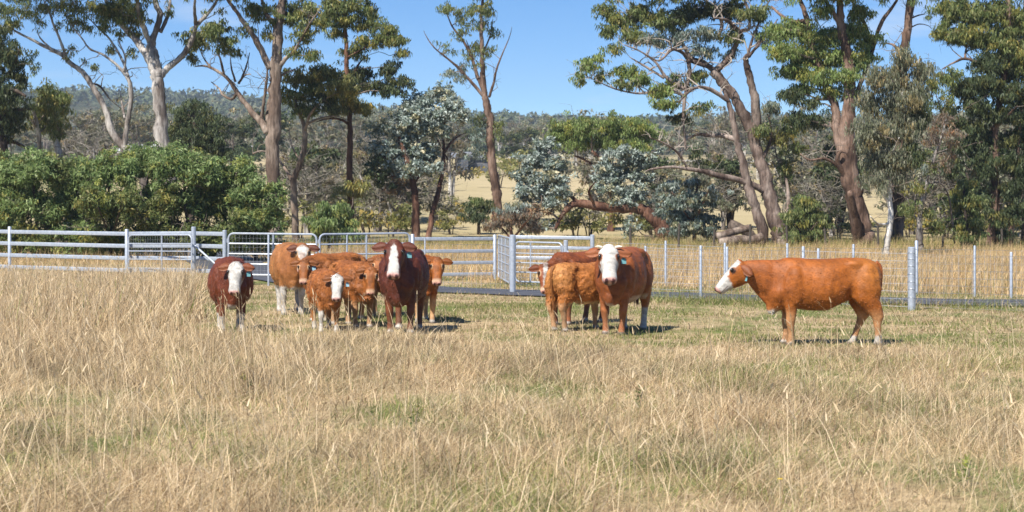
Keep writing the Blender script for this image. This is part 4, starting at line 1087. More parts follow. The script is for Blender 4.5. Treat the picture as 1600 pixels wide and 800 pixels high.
T('gum_tree', 'big tan barked gum with bare crooked lower limbs standing behind the green shrubs', 98,
  [[(430, 345, 12), (428, 290, 12), (427, 230, 13.5), (428, 190, 12.5), (430, 130, 11), (432, 90, 10), (434, 55, 9.5), (438, 25, 9), (442, -10, 8), (440, -70, 5)],
   [(418, 208, 9), (410, 192, 8), (395, 178, 7.5), (384, 162, 7), (370, 144, 6.5), (358, 125, 5.5), (338, 110, 4.5), (320, 103, 3.5), (305, 104, 2)], [(422, 108, 8), (408, 78, 7.5), (398, 60, 7), (386, 42, 6.5), (372, 22, 6), (355, -2, 5.5), (330, -40, 4)],
   [(430, 35, 7), (420, 28, 6), (412, 10, 5), (405, -20, 4)], [(434, 108, 5.5), (446, 92, 5), (458, 82, 4), (470, 62, 3), (485, 35, 2.4), (500, 15, 1.6)], [(418, 190, 5), (420, 165, 5), (428, 140, 4.5), (440, 118, 4), (462, 108, 2.5)], [(408, 188, 4), (412, 160, 4), (416, 130, 4), (418, 110, 3)],
   [(370, 146, 4), (362, 155, 3), (348, 148, 3), (342, 138, 2.6), (330, 128, 2)], [(373, 130, 3), (382, 118, 2.4), (392, 116, 1.8)], [(368, 128, 3), (362, 108, 2.4), (360, 90, 1.6)], [(378, 122, 3), (386, 100, 2), (390, 82, 1.4)], [(350, 116, 3), (345, 95, 2.6), (340, 75, 2), (345, 50, 1.6)], [(330, 106, 2.6), (318, 90, 2), (310, 70, 1.4)], [(395, 240, 2), (408, 236, 2.2), (420, 238, 2.5)]],
  [(310, 62, 26, 18), (335, 45, 26, 16), (352, 66, 20, 14, .9), (298, 85, 14, 12, .7), (365, 80, 12, 10, .6), (405, 15, 25, 18, .9), (390, 45, 12, 12, .6), (455, 20, 28, 20, .9), (475, 50, 22, 16, .8), (462, 78, 18, 10, .6), (490, 85, 16, 10, .7), (420, 55, 10, 14, .5), (430, -50, 70, 40), (350, -40, 50, 40, .8), (480, 15, 20, 20, .9)],
  'bark_tan', 'green', bare=34, clump=0.38)
T('forked_tree', 'small forked tree with red brown stem and spreading olive crown beside the big tan gum', 103,
  [[(462, 372, 6.5), (460, 330, 6.5), (459, 285, 6.5), (466, 262, 5.5), (474, 235, 5.5), (477, 205, 5), (470, 182, 3.5), (462, 165, 2.5)], [(458, 285, 5), (448, 268, 4), (438, 252, 3.5), (432, 240, 2.5)], [(476, 205, 4), (484, 180, 3.4), (500, 160, 2.6), (520, 148, 1.8)], [(478, 195, 3.4), (500, 185, 2.6), (528, 182, 2), (545, 190, 1.4)], [(468, 250, 2), (455, 225, 2), (452, 200, 1.3)]],
  [(470, 120, 28, 14, 1, 'olive'), (505, 115, 28, 14, 1, 'olive'), (525, 132, 24, 15, 1, 'olive'), (490, 140, 32, 14, .8), (460, 150, 22, 16, .7), (505, 160, 26, 12, .7, 'dark'), (475, 170, 24, 12, .6), (545, 140, 14, 12, .8, 'olive')], 'bark_tan', 'green', clump=0.36, per=40)
T('gum_tree', 'straight slim gum with tiered leafy crown against the blue sky left of centre', 105,
  [[(547, 372, 6.5), (548, 330, 6), (546, 270, 6), (547, 215, 5.5), (545, 170, 5), (542, 125, 4.6), (541, 80, 4), (540, 40, 3.2), (538, -5, 2.4)], [(545, 128, 3.4), (555, 112, 3), (562, 98, 2.4), (575, 85, 1.6)], [(546, 195, 3.4), (530, 186, 3), (510, 186, 2.4), (495, 190, 2)], [(542, 90, 2.6), (570, 75, 2), (600, 62, 1.6), (625, 60, 1)], [(541, 60, 2.6), (520, 40, 2), (505, 30, 1.4)]],
  [(520, 12, 24, 16), (548, 6, 26, 14), (575, 15, 20, 14), (508, 32, 22, 14), (545, 30, 26, 12), (525, 48, 18, 10, .8), (575, 38, 22, 12), (605, 45, 20, 10, .9), (622, 62, 18, 12), (600, 62, 22, 10, .8), (570, 65, 22, 12, .9), (630, 82, 10, 9, .8), (555, 82, 22, 10, .8), (560, 112, 28, 10, 1, 'dark'), (605, 104, 22, 11, 1, 'dark'), (628, 125, 20, 10, .9, 'dark'), (580, 132, 34, 12, 1, 'dark'), (615, 142, 26, 9, .8, 'dark'), (545, 125, 18, 14, 1, 'dark'), (535, 152, 22, 10, 1, 'olive'), (552, 165, 28, 12, 1.1, 'olive'), (520, 170, 16, 10, 1, 'olive'), (570, 170, 14, 9, 1, 'olive'), (540, -35, 40, 25), (548, 300, 26, 12, .7, 'olive')],
  'bark_red', 'green', clump=0.36, per=36)
T('silver_gum', 'silver leafed gum with two red brown stems behind the big dark red cow', 104,
  [[(649, 378, 8), (650, 335, 7.5), (648, 300, 6.5), (640, 265, 5.5), (630, 235, 4), (622, 205, 3)], [(668, 378, 7), (676, 330, 6.5), (685, 300, 6), (691, 270, 5.5), (694, 235, 4.5), (690, 205, 3.5), (680, 180, 2.4)], [(693, 240, 4), (705, 222, 3), (718, 212, 2), (728, 208, 1.4)], [(690, 205, 3), (700, 180, 2.6), (716, 165, 1.8)], [(645, 290, 3), (665, 262, 2.4), (675, 240, 1.8)], [(640, 262, 3), (620, 250, 2.4), (598, 245, 1.6)], [(700, 250, 1.6), (680, 215, 1.5), (655, 210, 1)]],
  [(655, 158, 28, 14, .9), (685, 150, 26, 14, .9), (705, 165, 24, 14, .9), (640, 180, 28, 14, 1), (680, 182, 30, 14, 1), (720, 178, 18, 12, .8), (620, 205, 26, 16, 1), (660, 205, 28, 14, .9), (695, 205, 20, 12, .7), (600, 232, 22, 14, .9), (635, 235, 30, 14, 1), (668, 240, 26, 14, .9), (612, 258, 24, 14, 1), (648, 262, 28, 14, 1), (680, 262, 16, 10, .6), (595, 200, 18, 16, .6, 'blue'), (630, 225, 34, 20, .4, 'blue'), (590, 260, 20, 30, .8, 'dark'), (620, 290, 25, 20, .5, 'rust')],
  'bark_red', 'silver', lm='silver', clump=0.34, per=30, leafsize=0.20, width=0.5, droop=0.1, bare=20)
T('gum_tree', 'slim lone gum with sparse crown against open blue sky at the centre', 128,
  [[(777, 312, 9), (774, 290, 8.5), (768, 250, 8), (766, 215, 7.5), (765, 185, 7.5), (760, 162, 7), (757, 145, 5.5), (754, 110, 4.6), (753, 70, 3.8), (752, 30, 2.8), (755, -10, 2)], [(759, 150, 5.5), (746, 120, 4.4), (735, 85, 3.8), (722, 62, 3.2), (706, 40, 2.6), (695, 12, 2)], [(757, 152, 4.2), (738, 130, 3.6), (718, 108, 3.2), (700, 92, 2.6), (680, 76, 2.2), (668, 60, 1.6), (662, 48, 1)], [(764, 152, 3.4), (772, 128, 2.8), (776, 108, 2.4), (786, 82, 1.9), (796, 58, 1.3), (800, 42, .9)], [(740, 98, 2.4), (736, 82, 2), (728, 62, 1.2)], [(756, 80, 2.4), (766, 55, 2), (770, 30, 1.4)], [(760, 150, 2.4), (752, 130, 1.8), (750, 112, 1)]],
  [(700, 12, 18, 12, .8), (722, 30, 14, 14, .8), (742, 15, 18, 12, .8), (764, 12, 14, 16, .8), (750, 40, 16, 10, .7), (728, 50, 12, 8, .6), (769, 48, 9, 12, .7), (745, 72, 18, 8, .7), (765, 80, 14, 10, .7), (735, 85, 12, 10, .6), (712, 60, 10, 8, .5), (700, 78, 8, 6, .5), (726, 102, 12, 8, .6, 'blue'), (705, 112, 12, 7, .6, 'blue'), (748, 100, 10, 8, .5), (720, 120, 18, 8, .7, 'blue'), (692, 70, 10, 5, .5), (740, -30, 35, 20, .8), (750, 210, 16, 14, .8, 'blue'), (745, 235, 20, 12, .8, 'blue'), (778, 200, 8, 16, .8), (752, 185, 14, 12, .7, 'dark')],
  'bark_brown', 'green', clump=0.42, per=24, bare=14, leafsize=0.26)
T('leaning_silver_gum', 'fallen leaning red barked trunk with silver leafed branches right of the gates', 108,
  [[(1046, 385, 17), (1040, 366, 16), (1028, 348, 14), (1012, 333, 12), (995, 326, 10), (965, 325, 9), (935, 322, 8.5), (908, 318, 8), (890, 322, 6), (876, 340, 4), (868, 358, 3)], [(905, 318, 5), (885, 300, 4), (865, 282, 3), (848, 262, 2)], [(985, 326, 6), (970, 305, 5), (968, 280, 4), (975, 250, 3)], [(930, 322, 4), (920, 300, 3), (930, 285, 2)], [(1038, 364, 7), (1020, 380, 5), (1010, 392, 3)]],
  [(852, 228, 22, 12, .9), (838, 250, 26, 14), (870, 255, 24, 14), (822, 275, 20, 14, .9), (855, 280, 30, 14), (838, 302, 30, 13), (875, 300, 22, 12, .9), (815, 300, 14, 14, .7), (862, 320, 22, 8, .8), (972, 240, 26, 11, .9), (995, 250, 24, 14), (962, 265, 30, 13), (995, 276, 24, 13), (950, 290, 26, 13), (985, 300, 28, 12), (1010, 248, 14, 10, .8), (965, 315, 24, 9, .8), (985, 355, 14, 16, .6), (842, 355, 30, 10, .7), (830, 330, 26, 14, .7, 'rust'), (945, 262, 14, 14, .7)],
  'bark_red', 'silver', lm='silver', clump=0.36, per=36, leafsize=0.21, width=0.5, droop=0.0, bare=18, fix_base=False)
T('rusty_bush', 'rust brown bush with silvery leaf tips leaning over the gate top', 92,
  [[(800, 400, 4), (800, 370, 3.5), (795, 345, 3)], [(800, 375, 3), (818, 352, 2.4), (830, 338, 1.6)], [(798, 372, 3), (780, 352, 2), (770, 338, 1.4)]],
  [(790, 345, 26, 14), (815, 335, 24, 14, .9), (770, 352, 16, 10, .8), (830, 352, 18, 10, .8), (795, 328, 20, 10, .7, 'blue'), (812, 322, 22, 8, .5, 'silver')], 'bark_red', 'rust', clump=0.3, per=40, leafsize=0.17, cat='bush')
T('spreading_tree', 'low spreading green tree behind the leaning silver trunk', 122,
  [[(955, 330, 6), (952, 285, 5.5), (940, 255, 4.5), (925, 235, 3)], [(952, 280, 4.5), (970, 250, 4), (985, 230, 3)], [(948, 270, 3), (910, 248, 3), (880, 238, 2)], [(985, 340, 4), (992, 290, 4), (1010, 250, 3), (1015, 225, 2)]],
  [(885, 200, 26, 18), (920, 195, 28, 16), (955, 195, 28, 16), (985, 200, 28, 18), (1012, 205, 24, 18), (900, 222, 30, 14), (945, 222, 34, 14), (990, 228, 28, 12), (870, 215, 14, 14, .9)], 'bark_red', 'bright', clump=0.42, per=44, bare=16)
T('gum_tree', 'huge many stemmed old gum with tangled limbs and red brown trunks right of centre', 101,
  [[(1222, 395, 17), (1216, 362, 16), (1208, 325, 14), (1198, 290, 12.5), (1190, 258, 11), (1182, 230, 10.5), (1174, 205, 10), (1160, 175, 10), (1145, 148, 10), (1128, 128, 10), (1116, 112, 9)],
   [(1196, 395, 14), (1188, 350, 13), (1178, 315, 12.5), (1168, 285, 11.5), (1160, 250, 10), (1152, 222, 10.5), (1146, 190, 10), (1140, 165, 8.5), (1130, 138, 8)], [(1178, 230, 9), (1182, 190, 11), (1178, 150, 10.5), (1170, 115, 10), (1165, 92, 9), (1170, 85, 6)],
   [(1198, 300, 8), (1178, 290, 8), (1150, 280, 7.5), (1125, 275, 7), (1100, 268, 6.5), (1075, 264, 5.5), (1050, 261, 4.5), (1020, 264, 3.5), (1008, 268, 2)], [(1150, 218, 7), (1130, 212, 6), (1110, 212, 5), (1090, 210, 4.5), (1070, 220, 3.5)],
   [(1116, 112, 8), (1135, 95, 7), (1148, 75, 6.5), (1158, 50, 6), (1170, 45, 5), (1170, 20, 5), (1160, -5, 4)], [(1116, 112, 7), (1100, 98, 6.5), (1082, 92, 6), (1070, 75, 5), (1055, 50, 4.5), (1040, 40, 4), (1010, 38, 3.4), (990, 25, 2.6)], [(1112, 105, 6), (1080, 95, 5), (1066, 82, 4.5), (1050, 78, 4), (1030, 95, 3), (1010, 85, 2)],
   [(1075, 92, 5), (1078, 115, 5), (1070, 150, 4.5), (1068, 190, 4), (1072, 235, 3.4)], [(1070, 140, 4), (1040, 120, 4), (1025, 98, 3), (1000, 80, 2.6), (975, 70, 2)], [(1038, 122, 3.4), (1010, 105, 3), (985, 90, 2)], [(1070, 150, 3.6), (1040, 140, 3), (1000, 146, 2.6), (965, 140, 2.2), (940, 130, 1.6), (915, 118, 1.2)],
   [(1140, 160, 5), (1110, 140, 5), (1085, 138, 4), (1060, 160, 3)], [(1120, 60, 4), (1128, 40, 4.5), (1120, 20, 4), (1105, 5, 3)], [(1158, 52, 5), (1140, 35, 5), (1130, 30, 4), (1115, 28, 3)], [(1170, 88, 4), (1185, 70, 3.4), (1200, 52, 3), (1215, 30, 2.4)], [(1168, 90, 4), (1176, 60, 3), (1195, 15, 3), (1205, -5, 2)], [(1188, 255, 6), (1205, 215, 3), (1200, 180, 2), (1190, 160, 1.5)], [(1222, 360, 6), (1232, 320, 4.5), (1228, 280, 3.5), (1215, 250, 3), (1210, 225, 2)], [(1075, 264, 3), (1060, 240, 3), (1040, 225, 2.6), (1015, 215, 2)]],
  [(945, 15, 18, 14), (970, 30, 24, 15), (950, 48, 16, 12, .8), (1000, 20, 26, 16), (990, 55, 26, 14, .9), (1035, 30, 28, 16), (1020, 62, 24, 12, .8, 'blue'), (1070, 22, 26, 16, 1, 'dark'), (1060, 55, 24, 14, .8, 'blue'), (1100, 15, 28, 16, 1, 'dark'), (1100, 50, 24, 14, .7, 'blue'), (1140, 15, 28, 16, 1, 'dark'), (1140, 55, 22, 14, .6), (1180, 20, 26, 16, .8), (1100, 78, 26, 10, .7, 'blue'), (1145, 85, 18, 10, .5, 'blue'), (1190, 60, 18, 10, .5, 'blue'), (965, 75, 16, 9, .6),
   (920, 100, 18, 11, 1, 'bright'), (935, 88, 12, 8, .8, 'bright'), (908, 120, 12, 10, .9, 'bright'), (940, 118, 14, 10, .7, 'bright'), (975, 110, 20, 11, 1, 'bright'), (1000, 122, 20, 11, 1, 'bright'), (975, 130, 18, 8, .8), (1035, 140, 24, 14, 1, 'bright'), (1055, 130, 18, 12, .9, 'bright'), (1040, 160, 22, 9, .9, 'bright'), (1090, 120, 22, 12, .7), (1095, 165, 22, 12, .5), (1060, 185, 20, 12, .5, 'dark'), (1090, 240, 16, 14, .6, 'dark'), (1210, 165, 18, 14, .7, 'blue'), (1190, 205, 16, 12, .7), (1215, 215, 24, 14, .9, 'olive'), (1235, 200, 20, 12, .8), (1040, -35, 90, 35), (1150, -35, 80, 35), (1240, 230, 20, 10, .7), (1225, 262, 14, 16, .7)],
  'bark_grey', 'green', bare=150, clump=0.36, per=32, bare_r=1.5, twig='twig_grey', spread=1.1)
T('stringybark_tree', 'massive rough barked brown tree with dense green crown above the side on cow', 98,
  [[(1350, 395, 22), (1346, 360, 20), (1338, 320, 17), (1330, 285, 17), (1322, 245, 18), (1322, 205, 15), (1326, 160, 12), (1328, 125, 11), (1324, 90, 10), (1316, 50, 8), (1313, 20, 7), (1310, -20, 6)],
   [(1318, 240, 13), (1308, 205, 12), (1305, 170, 11), (1290, 130, 9), (1275, 90, 8.5), (1265, 55, 9), (1258, 20, 9), (1245, -10, 8)], [(1322, 215, 8), (1330, 170, 7), (1345, 130, 6), (1360, 90, 5), (1375, 40, 6), (1395, 10, 5), (1405, -5, 4)], [(1262, 32, 5), (1240, 34, 5), (1222, 25, 4.5), (1205, 10, 4)], [(1316, 50, 5), (1300, 15, 5), (1285, -2, 4)], [(1364, 70, 4.5), (1345, 25, 5), (1330, 0, 4)], [(1330, 290, 9), (1318, 270, 8), (1308, 250, 7), (1314, 235, 5)], [(1312, 262, 4), (1290, 248, 3.4), (1265, 250, 3), (1250, 240, 2)], [(1345, 395, 13), (1336, 340, 12), (1328, 300, 10)]],
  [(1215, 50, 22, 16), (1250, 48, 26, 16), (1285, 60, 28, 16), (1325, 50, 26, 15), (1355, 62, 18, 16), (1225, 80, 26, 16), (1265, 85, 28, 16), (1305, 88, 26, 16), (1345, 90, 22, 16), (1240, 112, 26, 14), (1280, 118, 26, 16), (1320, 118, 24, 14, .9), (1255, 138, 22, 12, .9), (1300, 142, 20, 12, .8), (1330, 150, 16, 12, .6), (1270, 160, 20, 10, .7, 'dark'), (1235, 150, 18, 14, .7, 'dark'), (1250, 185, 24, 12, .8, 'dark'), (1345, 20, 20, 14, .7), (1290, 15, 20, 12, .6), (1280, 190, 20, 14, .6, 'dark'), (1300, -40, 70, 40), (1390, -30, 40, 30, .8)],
  'bark_brown', 'bright', clump=0.42, per=46, bare=24, leafsize=0.23)
T('bare_trunk_tree', 'dark straight trunk rising bare against the sky above the white stemmed gum', 106,
  [[(1402, 388, 13), (1402, 340, 12), (1402, 300, 12), (1404, 240, 10), (1408, 180, 9), (1409, 130, 8.5), (1412, 90, 8), (1418, 45, 8), (1424, 0, 7.5), (1430, -60, 6)], [(1410, 88, 3), (1398, 72, 3), (1388, 68, 2), (1374, 68, 1.4)], [(1421, 30, 2), (1435, 24, 2), (1446, 22, 1)], [(1416, 48, 1.6), (1434, 38, 1.4), (1450, 40, 1), (1456, 46, .7)], [(1402, 150, 3), (1420, 120, 2.5), (1440, 100, 2)]],
  [(1430, -60, 50, 35, .8), (1395, -30, 20, 14, .6), (1440, 150, 20, 14, .7), (1395, 120, 16, 12, .5)], 'bark_brown', 'green', clump=0.4, bare=16)
T('white_stemmed_gum', 'small white stemmed gum with drooping grey green leaves right of the massive trunk', 82,
  [[(1384, 408, 6.5), (1387, 375, 6), (1391, 345, 6), (1390, 310, 5), (1390, 275, 4.5), (1388, 250, 4.5), (1394, 215, 5), (1400, 190, 4), (1410, 150, 3), (1420, 120, 2)], [(1390, 320, 4), (1378, 300, 3.4), (1372, 285, 2.6), (1366, 260, 1.6)], [(1390, 248, 3), (1398, 232, 3), (1405, 215, 2)], [(1387, 350, 3), (1372, 350, 2.6), (1360, 338, 2)], [(1408, 155, 2), (1430, 125, 1.6), (1440, 100, 1)]],
  [(1415, 92, 22, 16, .9), (1440, 110, 20, 18, .9), (1370, 120, 20, 18, .8), (1395, 125, 24, 20), (1360, 160, 22, 22), (1395, 165, 26, 22), (1425, 150, 22, 20), (1355, 205, 22, 24), (1390, 205, 24, 24, .9), (1420, 200, 22, 26), (1365, 245, 20, 22), (1400, 250, 24, 20), (1430, 240, 16, 20, .9, 'dark'), (1375, 280, 16, 14, .8), (1410, 278, 18, 12, .8), (1440, 180, 14, 22, .8, 'dark')],
  'bark_white', 'grey', clump=0.34, per=44, leafsize=0.21, width=0.2, droop=1.6, flat=1.1, bare=8)
T('thin_gum', 'thin grey stemmed gum with wispy brown crown right of the ringed steel post', 90,
  [[(1438, 410, 6), (1436, 375, 5.5), (1437, 345, 5), (1442, 310, 3.5), (1450, 280, 3), (1462, 240, 2.6), (1470, 220, 2.2), (1478, 185, 1.6)], [(1462, 240, 1.8), (1485, 230, 1.6), (1490, 215, 1)], [(1440, 320, 2), (1460, 285, 2), (1480, 300, 2), (1488, 345, 3.4), (1492, 380, 4)], [(1437, 350, 2), (1425, 330, 1.8), (1418, 310, 1)]],
  [(1470, 185, 20, 14, .6, 'rust'), (1488, 210, 18, 18, .6, 'rust'), (1460, 215, 18, 16, .6, 'rust'), (1480, 250, 18, 18, .5, 'rust'), (1455, 255, 16, 16, .6), (1440, 290, 18, 14, .7), (1425, 325, 18, 14, .8), (1450, 330, 16, 14, .7), (1465, 355, 18, 13, .8), (1440, 260, 12, 10, .6, 'silver'), (1475, 160, 20, 14, .8), (1455, 130, 16, 16, .8)],
  'bark_pale', 'green', clump=0.32, per=28, bare=40, leafsize=0.19)
T('sapling', 'dark leafy sapling in the gap between the thin gum and the right hand trees', 92,
  [[(1512, 400, 4), (1511, 365, 3.5), (1508, 330, 3), (1506, 290, 2)], [(1506, 400, 3), (1498, 360, 2), (1490, 335, 1.4)]],
  [(1508, 290, 14, 14), (1500, 312, 18, 16), (1522, 318, 16, 16), (1510, 340, 22, 15), (1495, 350, 14, 14, .8), (1525, 352, 14, 13, .8), (1508, 368, 14, 10, .7)], 'bark_dark', 'green', clump=0.32, per=50, cat='sapling')
T('gum_tree', 'tall dark gum with heavy shaded crown filling the top right corner', 96,
  [[(1548, 398, 9), (1550, 360, 8), (1554, 310, 7), (1556, 250, 7), (1555, 210, 6.5), (1560, 170, 6), (1570, 110, 6), (1575, 40, 5), (1575, -40, 4)], [(1576, 398, 9), (1580, 350, 7), (1586, 290, 6), (1592, 220, 5), (1598, 150, 4)], [(1565, 140, 4), (1540, 110, 4.5), (1520, 95, 4), (1505, 92, 4), (1490, 98, 3), (1472, 108, 2)], [(1508, 92, 3), (1510, 75, 2.4), (1518, 60, 1.6)], [(1555, 215, 4), (1540, 180, 3), (1515, 165, 2.4), (1496, 168, 1.6)], [(1556, 200, 3.4), (1575, 180, 3), (1590, 165, 2)], [(1558, 398, 4), (1560, 330, 3.4), (1562, 280, 3)], [(1596, 398, 7), (1602, 320, 6), (1606, 240, 5)]],
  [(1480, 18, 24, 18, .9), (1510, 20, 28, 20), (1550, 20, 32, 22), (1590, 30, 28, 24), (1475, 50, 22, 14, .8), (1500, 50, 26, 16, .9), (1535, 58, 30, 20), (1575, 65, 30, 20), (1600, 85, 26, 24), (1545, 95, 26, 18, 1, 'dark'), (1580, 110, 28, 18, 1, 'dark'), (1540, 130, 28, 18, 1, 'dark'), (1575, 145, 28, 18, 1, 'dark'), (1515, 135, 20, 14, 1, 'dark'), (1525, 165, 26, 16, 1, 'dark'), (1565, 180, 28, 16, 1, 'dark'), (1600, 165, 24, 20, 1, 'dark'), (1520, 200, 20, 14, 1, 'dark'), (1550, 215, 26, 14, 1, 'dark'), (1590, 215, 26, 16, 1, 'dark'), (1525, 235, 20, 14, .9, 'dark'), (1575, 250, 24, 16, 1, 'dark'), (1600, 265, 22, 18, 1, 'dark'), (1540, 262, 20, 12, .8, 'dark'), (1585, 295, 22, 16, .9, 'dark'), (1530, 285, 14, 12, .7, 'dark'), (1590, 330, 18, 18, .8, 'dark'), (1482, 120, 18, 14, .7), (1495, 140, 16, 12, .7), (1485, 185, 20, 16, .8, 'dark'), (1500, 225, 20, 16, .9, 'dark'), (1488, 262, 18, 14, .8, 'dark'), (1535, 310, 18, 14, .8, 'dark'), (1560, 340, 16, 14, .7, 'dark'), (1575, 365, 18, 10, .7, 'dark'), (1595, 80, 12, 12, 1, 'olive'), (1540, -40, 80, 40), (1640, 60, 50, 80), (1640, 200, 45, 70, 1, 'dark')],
  'bark_brown', 'green', clump=0.42, per=44, bare=10)
T('blue_leaf_bush', 'bluish leafed bush left of the many stemmed gum above the mesh fence', 104,
  [[(1085, 395, 4), (1085, 350, 3.5), (1088, 310, 3), (1090, 280, 2)], [(1085, 352, 2.6), (1065, 325, 2), (1050, 300, 1.4)], [(1086, 345, 2.4), (1100, 315, 2), (1108, 295, 1.4)]],
  [(1045, 292, 16, 10, .8, 'silver'), (1080, 285, 14, 10, .7, 'silver'), (1055, 312, 22, 12), (1090, 312, 22, 12), (1110, 300, 12, 12, .7, 'silver'), (1060, 335, 26, 12), (1095, 338, 24, 12), (1075, 355, 28, 10), (1105, 360, 18, 10, .8), (1060, 362, 20, 8, .8)], 'bark_red', 'blue', clump=0.32, per=42, leafsize=0.18, width=0.45, cat='bush')
T('dark_bush', 'dense dark green bush just right of the many stemmed gum trunks', 97,
  [[(1258, 400, 4), (1258, 365, 3.5), (1260, 335, 2.5)], [(1258, 372, 3), (1242, 350, 2)], [(1258, 370, 3), (1275, 350, 2)]],
  [(1258, 318, 18, 12), (1245, 335, 22, 14), (1272, 338, 20, 14), (1258, 355, 28, 13), (1240, 368, 18, 10), (1275, 368, 18, 10)], 'bark_dark', 'green', clump=0.34, per=50, cat='bush')

# the row of leafy green shrubs behind the left rail fence
for i, (px, d, ph, wd, lab) in enumerate([(-12, 79, 236, 50, 'broad green shrub at the left end of the shrub row'), (55, 78, 234, 44, 'tall green shrub above the first long rails beside the left edge shrub'), (120, 80, 252, 40, 'lower green shrub in the dip of the shrub row'),
        (172, 78, 238, 38, 'green shrub behind the rail fence post left of the small gate'), (232, 79, 232, 40, 'green shrub below the tall pale gum trunk'), (290, 78, 232, 44, 'full green shrub behind the strainer post'),
        (350, 79, 240, 42, 'green shrub behind the left mesh gate edge'), (400, 78, 278, 36, 'right hand green shrub of the row beside the big tan gum')]):
    by = 310 + 2.4 / d * F; H = by - ph
    bl = []
    for k in range(15):
        u = (k % 5 - 2) / 2; v = (k // 5) / 2
        bl.append((px + u * wd * (1 - 0.20 * v) + random.uniform(-6, 6), by - H * (0.20 + 0.64 * v) + random.uniform(-10, 10), wd * 0.40, H * 0.15, 0.9 if v < .9 else 0.8, 'shrub' if random.random() < (0.30 + 0.6 * v) else 'green'))
    T('green_shrub', lab, d, [[(px, by, 4), (px + 3, by - H * .3, 3.5), (px - 2, by - H * .6, 2.6), (px, by - H * .8, 1.6)], [(px + 2, by - H * .2, 3), (px - wd * .5, by - H * .5, 2)], [(px + 2, by - H * .2, 3), (px + wd * .5, by - H * .55, 2)]], bl,
      'bark_dark', 'shrub', group='leafy green shrubs behind the rail fence', cat='shrub', clump=0.40, per=52, leafsize=0.19, width=0.30, droop=0.5, bare=6)
T('pale_green_shrub', 'low pale green shrub behind the right mesh gate', 88,
  [[(515, 395, 4), (515, 365, 3), (518, 340, 2)], [(515, 370, 3), (535, 345, 2)], [(515, 372, 3), (498, 350, 2)]],
  [(512, 330, 20, 12), (535, 325, 18, 12, .9), (500, 348, 22, 12), (530, 348, 24, 12), (515, 365, 28, 10), (548, 362, 14, 10, .8), (560, 290, 20, 10, .6, 'olive')], 'bark_red', 'shrub', clump=0.34, per=48, cat='shrub')
T('round_bush', 'round dark bush on the far paddock below the lone slim gum', 118,
  [[(748, 352, 3), (748, 335, 2.5), (746, 318, 2)]], [(738, 322, 14, 10, 1, 'dark'), (755, 322, 14, 10, 1, 'dark'), (746, 335, 22, 10, 1, 'dark'), (748, 314, 10, 7, .9)], 'bark_dark', 'green', clump=0.35, per=46, cat='bush')

# fallen logs beneath the many stemmed gum
for i, (a, b, r, lab) in enumerate([((1120, 370, 97), (1172, 356, 98), 7, 'pale weathered log lying on top of the heap under the old gum'), ((1124, 380, 96), (1190, 370, 97), 8, 'thick pale log at the front of the heap under the old gum'),
        ((1142, 352, 100), (1196, 380, 99), 9, 'dark log slanting down against the old gum trunk'), ((1105, 384, 98), (1150, 388, 97), 5, 'dark low log at the left of the heap under the old gum')]):
    A, B = W(*a), W(*b); A.z = max(A.z, 0.15); B.z = max(B.z, 0.15); P = catmull(jitter_path(A, B, r / F * 98, r / F * 80, 5, 0.05, 0.0), 3)
    v, f = tube_geo([p - A for p, _ in P], [q * random.uniform(.88, 1.1) for _, q in P], 9)
    me = bpy.data.meshes.new('fallen_log'); me.from_pydata([tuple(q) for q in v], [], f); me.update(); me.materials.append(M['bark_tan' if i < 2 else 'bark_dark']); me.polygons.foreach_set('use_smooth', np.ones(len(me.polygons), dtype=bool))
    tag(link('fallen_log', me, None, A), lab, 'log', 'fallen logs under the old gum')
# ------------------------------------------------------------------ far paddock, houses and wooded hills
def proto_bush(name, leaf, h, w, seed, bark='bark_pale', dens=1.0, lm='leaf', twigs=40, size=0.42):
    """a far scrub tree about h high built at the origin: returns (trunk mesh, crown mesh, twigs mesh)"""
    random.seed(seed)
    S = []; mb = MB()
    for k in range(4):
        a = random.uniform(0, 6.28); lean = random.uniform(0.05, 0.3) * w
        P = catmull([(Vector((0.12 * math.cos(a), 0.12 * math.sin(a), -0.2)), 0.14 * h / 6), (Vector((lean * .4 * math.cos(a), lean * .4 * math.sin(a), h * .35)), 0.10 * h / 6), (Vector((lean * math.cos(a), lean * math.sin(a), h * .72)), 0.035 * h / 6)], 4)
        mb.tube([p for p, _ in P], [r for _, r in P], 6); S += [p for p, _ in P[4:]]
    tk = mb.mesh('trunk', M[bark]); tw = MB()
    for k in range(twigs):
        a = S[random.randrange(len(S))]; e = a + Vector((random.gauss(0, w * .3), random.gauss(0, w * .3), abs(random.gauss(0, h * .16))))
        T_ = jitter_path(a, e, 0.03 * h / 6, 0.01, 4, .2, -.1); tw.tube([p for p, _ in T_], [r for _, r in T_], 3, False)
    twm = tw.mesh('twigs', M['twig_pale'])
    Cs, Rs = [], []
    for k in range(8):
        c = (random.gauss(0, w * .24), random.gauss(0, w * .24), h * random.uniform(.36, .88)); cc, rr = blob_clumps(c, (w * .27, w * .27, h * .14), dens * .17, 0.6); Cs.append(cc); Rs.append(rr)
    Cs = np.concatenate(Cs); Rs = np.concatenate(Rs)
    V, Fc, C = leaves_geo(Cs, Rs, 17 * np.ones(len(Cs)), size, leaf, 0.45, 0.5)
    return tk, twm, mesh_np('crown', V, Fc, C, M[lm])

